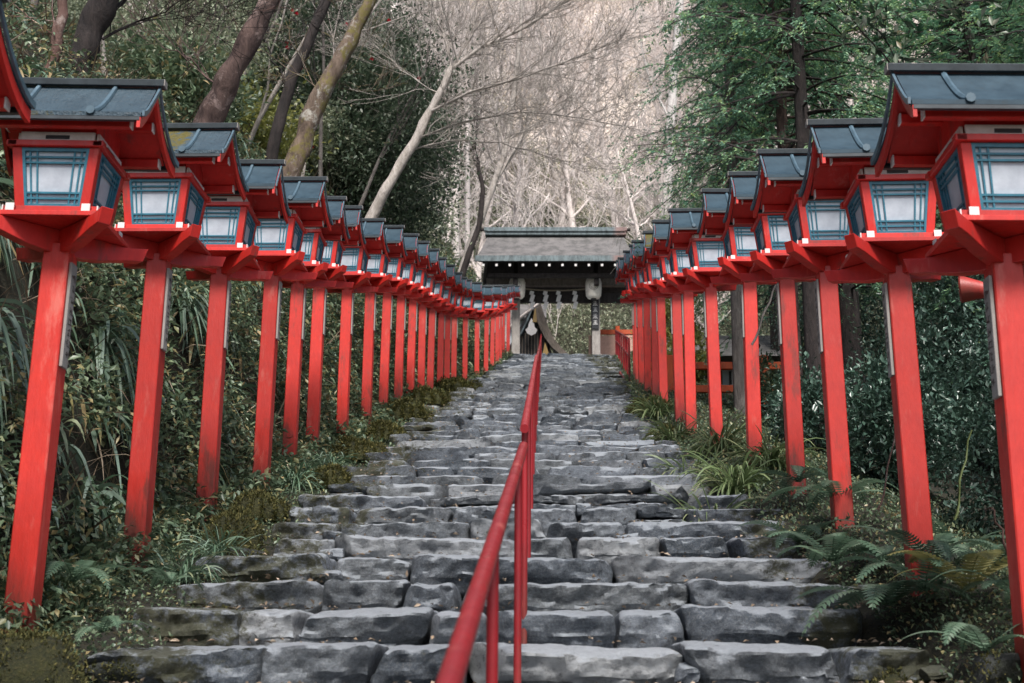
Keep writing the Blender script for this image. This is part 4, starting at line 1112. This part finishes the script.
trunk_tree('tree', [A(60, 130, 12.6), A(72, 82, 12.6), A(88, 38, 12.6), A(108, -8, 12.6), A(122, -60, 12.6)], [.42, .38, .36, .42, .36], BARK_DARK, 'very dark thick trunk behind the slim reddish one', [([A(98, 20, 12.6), A(125, 0, 13), A(150, -30, 13)], .12), ([A(100, 40, 12.6), A(135, 22, 13), A(165, 12, 13), A(190, -10, 13)], .06)], 1, seed_=3)
trunk_tree('tree', [A(188, 165, 14), A(208, 122, 14), A(222, 92, 14), A(244, 48, 14), A(268, 5, 14), A(290, -50, 14)], [.44, .40, .36, .33, .31, .28], BARK_BROWN, 'thick leaning brown trunk with flaking bark above the third bank-side lantern', [([A(222, 92, 14), A(190, 60, 14.4), A(160, 45, 15)], .06)], 1, seed_=4)
trunk_tree('tree', [A(262, 210, 19), A(276, 130, 19), A(290, 85, 19), A(305, 50, 19), A(326, 2, 19), A(345, -50, 19)], [.25, .25, .23, .22, .2, .2], BARK_DARK, 'slim blackish leaning trunk between the brown and the mossy trunks', [([A(290, 90, 19), A(270, 50, 19), A(262, 10, 19)], .08)], 1, seed_=5)
trunk_tree('tree', [A(276, 240, 16.5), A(290, 178, 16.5), A(306, 128, 16.5), A(322, 92, 16.5), A(342, 55, 16.5), A(360, 22, 16.5), A(392, -45, 16.5)], [.42, .36, .33, .30, .28, .25, .22], BARK_MOSS, 'leaning trunk coated in yellow moss', [([A(322, 92, 16.5), A(300, 60, 17), A(285, 20, 17)], .05)], 1, seed_=6)
trunk_tree('bare_tree', [A(362, 240, 24), A(372, 214, 24), A(392, 180, 24), A(415, 140, 24), A(436, 100, 24), A(452, 68, 24)], [.30, .28, .25, .23, .2, .16], BARK_PALE, 'pale leaning bare tree whose long limbs spread over the stairs',
           [([A(450, 70, 24), A(480, 48, 24), A(520, 30, 24), A(560, 5, 24), A(610, -20, 24)], .14), ([A(430, 112, 24), A(470, 92, 23.5), A(520, 78, 23), A(570, 60, 22.5), A(620, 40, 22)], .11),
            ([A(418, 138, 24), A(460, 122, 24), A(520, 112, 23), A(580, 118, 22.5), A(640, 130, 22)], .09), ([A(410, 150, 24), A(450, 140, 24.5), A(500, 142, 25), A(560, 160, 25), A(610, 170, 25)], .08), ([A(452, 68, 24), A(445, 40, 24), A(430, 5, 24), A(425, -20, 24)], .10), ([A(452, 68, 24), A(475, 30, 24), A(500, -10, 24)], .1),
            ([A(440, 95, 24), A(400, 70, 24), A(370, 40, 24)], .05)], 2, seed_=7)
trunk_tree('bare_tree', [A(455, 300, 42), A(464, 262, 42), A(478, 225, 42), A(496, 180, 42), A(508, 140, 42), A(514, 90, 42), A(520, 40, 42), A(522, -30, 42)], [.42, .36, .30, .28, .25, .22, .2, .15], BARK_PALE, 'tall forked bare tree rising behind the gate roof end',
           [([A(496, 180, 42), A(520, 140, 42), A(545, 90, 42), A(560, 30, 42)], .2), ([A(505, 150, 42), A(490, 100, 42), A(480, 40, 42)], .16), ([A(508, 140, 42), A(560, 110, 42), A(600, 60, 42)], .12)], 2, seed_=8)
trunk_tree('tree', [A(458, 290, 40), A(469, 252, 40), A(480, 225, 40), A(483, 190, 40), A(478, 160, 40)], [.28, .26, .24, .2, .14], BARK_DARK, 'dark crooked trunk beside the gate roof end', [([A(484, 200, 40), A(475, 150, 40), A(478, 110, 40)], .1)], 2, seed_=9)
trunk_tree('tree', [A(664, 240, 58), A(668, 180, 58), A(672, 100, 58), A(678, 30, 58), A(683, -50, 58)], [.62, .6, .55, .5, .45], BARK_WHITE, 'tall whitish trunk rising between the pale hillside and the conifers', [([A(670, 120, 58), A(650, 80, 58), A(640, 40, 58)], .2)], 2, seed_=10)
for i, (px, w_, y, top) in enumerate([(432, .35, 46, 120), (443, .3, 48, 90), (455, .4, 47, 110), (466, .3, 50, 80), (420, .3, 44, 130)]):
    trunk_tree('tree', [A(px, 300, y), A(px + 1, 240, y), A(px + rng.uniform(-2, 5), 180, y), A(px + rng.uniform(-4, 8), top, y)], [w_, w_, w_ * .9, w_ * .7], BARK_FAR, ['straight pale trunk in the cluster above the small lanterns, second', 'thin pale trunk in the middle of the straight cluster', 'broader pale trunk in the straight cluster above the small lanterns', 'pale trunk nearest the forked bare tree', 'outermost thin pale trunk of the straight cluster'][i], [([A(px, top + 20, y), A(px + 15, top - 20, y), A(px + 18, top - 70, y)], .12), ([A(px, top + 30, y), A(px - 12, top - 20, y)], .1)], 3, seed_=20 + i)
# slim stems amid the bank undergrowth
for i, (px, py, y) in enumerate([(163, 70, 20), (200, 60, 22), (108, 105, 15), (215, 100, 24), (238, 170, 20), (322, 200, 26), (150, 60, 25), (185, 40, 26), (255, 80, 27), (340, 190, 29), (300, 170, 22), (350, 150, 25), (385, 120, 28), (325, 130, 24), (130, 80, 19), (225, 60, 23), (405, 190, 33), (20, 90, 13)]):
    rg = random.Random(100 + i); base = A(px, py, y); zz = gz(base.x, y); o = empty('sapling', (base.x, y, min(zz, base.z)), 0, 'slender grey sapling among the bank trunks', 'tree', 'slender saplings on the bank')
    out = []; branchlines(np.zeros(3), np.array([rg.uniform(-.2, .3), 0, 1]), max(3.5, 5.5), .05, 4, rg, out, .3, .12, (3, 4), .5, .62, .004)
    V, F = tubes(out, 6); np_mesh('trunk', V, F, [BARK_PALE, BARK_GREY][i % 2], o, smooth=True)

# right side trunks
m_st = trunk_tree('leaning_stem', [A(752, 345, 12), A(765, 315, 12), A(776, 285, 12)], [.035, .035, .03], BARK_GREY, 'thin pole leaning between the fourth and fifth ferny-side posts')
for i, (pp, lb) in enumerate([([A(955, 520, 7.2), A(962, 480, 7.2), A(972, 430, 7.2)], 'green stem standing between the two largest ferny-side posts'), ([A(878, 510, 8), A(890, 470, 8), A(900, 400, 8), A(905, 380, 8)], 'thin tan stem close behind the second ferny-side post'), ([A(1010, 580, 6), A(1008, 540, 6), A(995, 515, 6), A(980, 508, 6)], 'dry curved stem arching beside the largest post')]):
    trunk_tree('stem', pp, [.022, .02, .014, .01][:len(pp)], [m_simple('green_stem', (.10, .13, .04), .6), BARK_RED, BARK_RED][i], lb)

# conifers: drooping sprays of needles
def conifer(seed_, H, Rr, z_lo, n_br, needles, mat=L_CONIF, w=.014, ln=(.05, .11)):
    rg = random.Random(seed_); lines = [([np.array([0, 0, z]) for z in np.linspace(0, H, 8)], list(np.linspace(.22, .03, 8)))]
    Pb = []; Db = []
    for b in range(n_br):
        f = rg.random() ** .9; z = z_lo + (H - z_lo) * f; L = Rr * (1.08 - f * .85) * rg.uniform(.55, 1.15); a = rg.uniform(0, 6.28)
        d = np.array([math.cos(a), math.sin(a), rg.uniform(-.05, .35)]); pts = [np.array([0, 0, z])]
        for i in range(7):
            d = d + np.array([rg.gauss(0, .09), rg.gauss(0, .09), -.075 + rg.gauss(0, .04)]); d /= np.linalg.norm(d); pts.append(pts[-1] + d * L / 7)
        lines.append((pts, list(np.linspace(.03, .006, 8))))
        for i in range(2, 8):
            for _ in range(3):
                tdir = (pts[i] - pts[i - 1]); tdir /= np.linalg.norm(tdir); s = np.array([-tdir[1], tdir[0], 0]) * rg.choice((-1, 1))
                q = tdir * .6 + s * rg.uniform(.4, 1.0) + np.array([0, 0, rg.uniform(-.45, .1)]); tl = L * rg.uniform(.10, .24)
                q /= np.linalg.norm(q)
                Pb.append((pts[i], q, tl))
    n = len(Pb); A_ = np.array([p[0] for p in Pb]); Q = np.array([p[1] for p in Pb]); TL = np.array([p[2] for p in Pb])
    k = max(4, needles // n); idx = np.repeat(np.arange(n), k); u = nr.random(len(idx))
    P = A_[idx] + Q[idx] * (TL[idx] * u)[:, None] + np.array([0, 0, -1]) * (.12 * TL[idx] * u ** 2)[:, None] + nr.normal(0, .012, (len(idx), 3))
    sd = np.cross(Q[idx], [0, 0, 1]); D = Q[idx] * .8 + unit(sd) * nr.choice([-1, 1], len(idx))[:, None] * .7 + nr.normal(0, .22, (len(idx), 3))
    L_ = nr.uniform(ln[0], ln[1], len(idx)); r = np.clip(nr.random(n)[idx] * .6 + nr.random(len(idx)) * .4, 0, 1)
    V, F, rr = leaves(P, D, L_, L_ * .30 + w * .25, .1, r)
    return tubes(lines, 7), (V, F, rr)
for sd_, px, y, sc_, bk, lb in ((61, 741, 20, .62, BARK_GREY, 'grey trunked conifer between the fourth and fifth ferny-side posts'), (62, 795, 19, .62, BARK_BROWN, 'brown trunked conifer just behind the third and fourth ferny-side posts'), (63, 816, 18, .7, BARK_DARK, 'dark trunked conifer right beside the brown one, ferny side')):
    x_ = at(px, 380, y).x; (tv, tf), (lv, lf, lr) = conifer(sd_, 14, 3.0 if px < 750 else 3.6, 4.0, 200, 60000)
    t = empty('conifer', (x_, y, gz(x_, y) - .2), 0, lb, 'conifer'); t.scale = (sc_, sc_, 1)
    np_mesh('trunk', tv, tf, bk, t, smooth=True); np_mesh('crown', lv, lf, L_CONIF, t, lr)
c_protos = []
for sd, H, Rr, zl, nb, nn in ((1, 15, 3.2, 3.0, 260, 110000), (2, 18, 3.8, 3.6, 280, 120000)):
    c_protos.append(conifer(sd, H, Rr, zl, nb, nn))
clabs = ['dark green conifer with drooping sprays behind the third ferny-side lantern', 'tall conifer whose sprays reach toward the pale hillside', 'deep green conifer high above the largest lantern', 'conifer crowded behind the two nearest ferny-side lanterns', 'conifer filling the upper corner over the largest lantern roof', 'conifer standing farther up the slope, ferny side', 'yellow-tinged conifer beside the whitish trunk', 'shaded conifer deep behind the ferny-side posts', 'conifer at the foot of the far slope, ferny side']
first = {}
for i, (x, y, v, s) in enumerate([(5.6, 23, 0, 1.0), (6.1, 33, 0, 1.0), (8.6, 24, 1, .9), (7.4, 15.5, 0, .8), (9.9, 17, 1, .9), (10.5, 31, 1, 1.1), (6.8, 42, 1, 1.0), (12.5, 24, 0, 1.2), (14, 38, 1, 1.2)]):
    z = gz(x, y) - .2; (tv, tf), (lv, lf, lr) = c_protos[v]
    t = empty('conifer', (x, y, z), rng.uniform(0, 6.28), clabs[i], 'conifer'); t.scale = (s, s, s)
    if v in first:
        for ch in first[v].children: c = ch.copy(); COL.objects.link(c); c.parent = t
    else:
        np_mesh('trunk', tv, tf, BARK_DARK, t, smooth=True); np_mesh('crown', lv, lf, L_CONIF, t, lr); first[v] = t

# leafy overhanging twig at the upper corner
tw = empty('leafy_branch', A(900, 60, 8), 0, 'dark leafy twig hanging into the upper corner above the largest lantern', 'branch')
lines = []; rg = random.Random(12); lp = []; ld = []
for (a, b) in (((890, 60), (820, -12)), ((1030, -5), (880, 18)), ((1035, 30), (960, 40)), ((1030, -20), (930, 5)), ((900, 62), (870, 20))):
    p0 = np.array(A(*a, 8) - A(900, 60, 8)); p1 = np.array(A(*b, 8) - A(900, 60, 8)); pts = [p0 * (1 - t) + p1 * t + np.array([0, 0, rg.gauss(0, .015)]) for t in np.linspace(0, 1, 9)]
    lines.append((pts, list(np.linspace(.008, .003, 9))))
    for i in range(1, 9):
        for _ in range(2):
            q = np.array([rg.gauss(0, .6), rg.gauss(0, .6), rg.gauss(0, .5)]); e = pts[i] + q * .12; lines.append(([pts[i], e], [.003, .002]))
            for f in (.4, .7, 1, 1): lp.append(pts[i] * (1 - f) + e * f); ld.append(q + np.array([rg.gauss(0, .6) for _ in range(3)]))
V, F = tubes(lines, 5); np_mesh('twig', V, F, BARK_DARK, tw)
lp = np.array(lp); L_ = nr.uniform(.05, .10, len(lp)); V, F, r_ = leaves(lp, np.array(ld), L_, L_ * .4); np_mesh('foliage', V, F, L_CAM, tw, r_)

# camellias and other evergreens on the left bank
def leafy_tree(px, py, y, rx, h, n, mat, lb, flowers=0, leaf=(.08, .15), cat='tree', name='leafy_tree', group=None):
    c = A(px, py, y); zb = min(gz(c.x, y), c.z - h * .5); t = shrub(c.x, y, rx, rx, c.z + h * .5 - zb, n, mat, lb, name, leaf, group=group, cat=cat, z=zb, stems=16, stemmat=BARK_GREY)
    if flowers:
        m = MB(); r = random.Random(3)
        H_ = c.z + h * .5 - zb
        for k in range(flowers):
            a = r.uniform(-2.6, -.5); e = r.uniform(-.6, .8); q = Vector((rx * math.cos(a) * math.cos(e), rx * math.sin(a) * math.cos(e), H_ * .52 + H_ * .5 * math.sin(e))) * r.uniform(.95, 1.08)
            for j in range(6):
                b = j * 1.047; d = Vector((math.cos(b), 0, math.sin(b))) * .035
                m.add([q, q + d + Vector((.02, -.03, .02)), q + d * 1.2 + Vector((0, -.04, 0)), q + d + Vector((-.02, -.03, -.02))], [(0, 1, 2, 3)])
        m.build('blossom', PETAL, t)
    return t
leafy_tree(362, 110, 27, 2.1, 4.6, 26000, L_CAM, 'camellia with small red blossoms beside the moss-coated trunk', 11, name='camellia_tree')
leafy_tree(398, 150, 31, 1.5, 4.4, 16000, L_CAM, 'rounded evergreen crown behind the pale leaning bare tree', 10, (.1, .18), name='camellia_tree')
leafy_tree(255, 45, 26, 1.7, 4.0, 13000, L_CAM, 'evergreen with a few red blossoms between the brown and blackish trunks', 12)
leafy_tree(345, 20, 33, 2.2, 4, 15000, L_CAM, 'evergreen crown high behind the moss-coated trunk', 0, (.1, .18))
leafy_tree(160, 18, 24, 2.0, 2.6, 9000, L_GREY, 'thin grey-green foliage above the second bank-side lantern', 0)
leafy_tree(20, 20, 15, 1.2, 2.2, 9000, L_GREY, 'yellowish fine foliage in the upper corner over the cut-off lantern', 0, (.05, .1))
leafy_tree(210, 60, 19, 1.0, 2.0, 5000, L_GREY, 'light feathery foliage left of the thick brown trunk', 0, (.05, .1))
# brush on the upper bank
for i, (px, py, y, rx, h) in enumerate([(410, 215, 36, 1.6, 2.4), (398, 240, 40, 1.2, 1.4), (330, 190, 30, 1.6, 2.2), (300, 150, 26, 1.2, 1.6), (240, 130, 21, 1.2, 1.5), (170, 95, 17, 1.1, 1.2), (110, 70, 18, 1.4, 1.6), (180, 50, 27, 2.0, 2.0)]):
    leafy_tree(px, py, y, rx, h, 5500, [L_GREY, L_YEL, L_BANK][i % 3] if i != 1 else L_GREY, 'low straggly bush on the upper bank between trunks', 0, (.08, .15), 'bush', 'bush', 'straggly bushes on the upper bank')

# shrubbery seen through the gate and far hillside brush
n = 170000; x = nr.uniform(-16, 20, n); y = nr.uniform(61, 100, n); P = np.stack([x, y, gzv(x, y) + nr.random(n) ** .7 * nr.uniform(.5, 2.6, n)], 1)
cl = np.array([noise.noise(Vector((p[0] * .5, p[1] * .5, p[2] * .5))) for p in P]); P = P[cl > -.3]; n = len(P)
L_ = nr.uniform(.12, .26, n); o = cloud('hillside_brush', [leaves(P, nr.normal(0, 1, (n, 3)), L_, L_ * .45)], L_GREY); tag(o, 'grey-green brush covering the foot of the hill beyond the gate', 'brush', kind='stuff')
P = []
out = []
rg = random.Random(77)
for i in range(220):
    x = rg.uniform(-30, 34); y = rg.uniform(64, 150); z = gz(x, y); a = rg.uniform(0, 6.28)
    branchlines(np.array([x, y, z - .2]), np.array([rg.gauss(0, .5), rg.gauss(0, .3), 1]), rg.uniform(2, 5), .05, 2, rg, out, .1, .2, (4, 6), .7, .6, .014)
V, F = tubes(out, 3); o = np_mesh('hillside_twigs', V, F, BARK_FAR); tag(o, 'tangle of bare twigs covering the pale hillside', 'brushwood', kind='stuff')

n = 90000; x = nr.uniform(-40, 46, n); y = nr.uniform(85, 165, n); zz = gzv(x, y)
cl = np.array([noise.noise(Vector((a_ * .11, b_ * .11, 5))) + .3 * noise.noise(Vector((a_ * .5, b_ * .5, 2))) for a_, b_ in zip(x, y)]); kp = cl > .10
x, y, zz = x[kp], y[kp], zz[kp]; n = len(x); P = np.stack([x, y, zz + nr.random(n) * 3.2], 1); L_ = nr.uniform(.25, .5, n)
o = cloud('hillside_foliage', [leaves(P, nr.normal(0, 1, (n, 3)), L_, L_ * .45)], L_HILL); tag(o, 'patches of yellow-green and tan foliage on the pale hillside', 'foliage', kind='stuff')
# bare forest on the hill
protos = []
for s_ in range(5):
    out = bare_tree_mesh(200 + s_, 14 + s_, .17 + .025 * s_, .30, 4, (3, 5), 0, .013)
    V, F = tubes(out[:1], 7); V2, F2 = tubes(out[1:], 4); protos.append(((V, F), (V2, F2)))
meshes = {}
pos = []
for i in range(150):
    y = 62 + 105 * rg.random() ** 1.15; hw = y * .36; x = rg.uniform(-hw, hw * .8)
    if y < 72 and -3 < x < 6: continue
    pos.append((x, y))
for i, (x, y) in enumerate(pos):
    s_ = i % 5; sc = rg.uniform(.8, 1.35)
    t = empty('bare_tree', (x, y, gz(x, y) - .3), rg.uniform(0, 6.28), 'pale leafless tree in the forest on the hill beyond the gate', 'tree', 'leafless trees on the far hill'); t.scale = (sc, sc, sc)
    if s_ not in meshes:
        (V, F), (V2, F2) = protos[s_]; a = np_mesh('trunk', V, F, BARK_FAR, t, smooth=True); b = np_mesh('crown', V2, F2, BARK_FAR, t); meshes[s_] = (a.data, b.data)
    else:
        for nm, d in zip(('trunk', 'crown'), meshes[s_]): link(bpy.data.objects.new(nm, d), t)
# leafless trees nearer, leaning over the stairs from both sides
for i, (px, pb, y, H, s_, lb) in enumerate([(640, 340, 57, 13, 1, 'leafless tree just behind the gate on the ferny side'), (500, 340, 57, 14, 2, 'leafless tree just behind the dark crooked trunk by the gate'), (392, 250, 38, 11, 3, 'leafless tree between the camellia and the straight trunks')]):
    b = A(px, pb, y); t = empty('bare_tree', (b.x, y, gz(b.x, y) - .2), 1.3 * i, lb, 'tree')
    for nm, d in zip(('trunk', 'crown'), meshes[s_]): link(bpy.data.objects.new(nm, d), t)
# ------------------------------------------------------------------ light
SUN_EL, SUN_AZ = 53, 172      # direction the light comes from; azimuth clockwise from +Y
w = bpy.data.worlds.new('World'); scene.world = w; w.use_nodes = True
nt = w.node_tree; bg = nt.nodes['Background']; sky = nt.nodes.new('ShaderNodeTexSky'); sky.sky_type = 'NISHITA'; sky.sun_disc = False
sky.sun_elevation = R(SUN_EL); sky.sun_rotation = R(SUN_AZ); sky.air_density = 1.0; sky.dust_density = 3.0; sky.ozone_density = 1.0
nt.links.new(sky.outputs[0], bg.inputs[0]); bg.inputs[1].default_value = .15
sd = bpy.data.lights.new('sun', 'SUN'); sd.energy = 5.0; sd.angle = R(14); sd.color = (1, .96, .92)
so = bpy.data.objects.new('sun', sd); link(so)
d = Vector((math.sin(R(SUN_AZ)) * math.cos(R(SUN_EL)), math.cos(R(SUN_AZ)) * math.cos(R(SUN_EL)), math.sin(R(SUN_EL))))
so.rotation_euler = d.to_track_quat('Z', 'Y').to_euler()
scene.view_settings.view_transform = 'Standard'; scene.view_settings.look = 'None'; scene.view_settings.exposure = 0
scene.render.engine = 'CYCLES'; scene.cycles.max_bounces = 6; scene.cycles.use_denoising = True
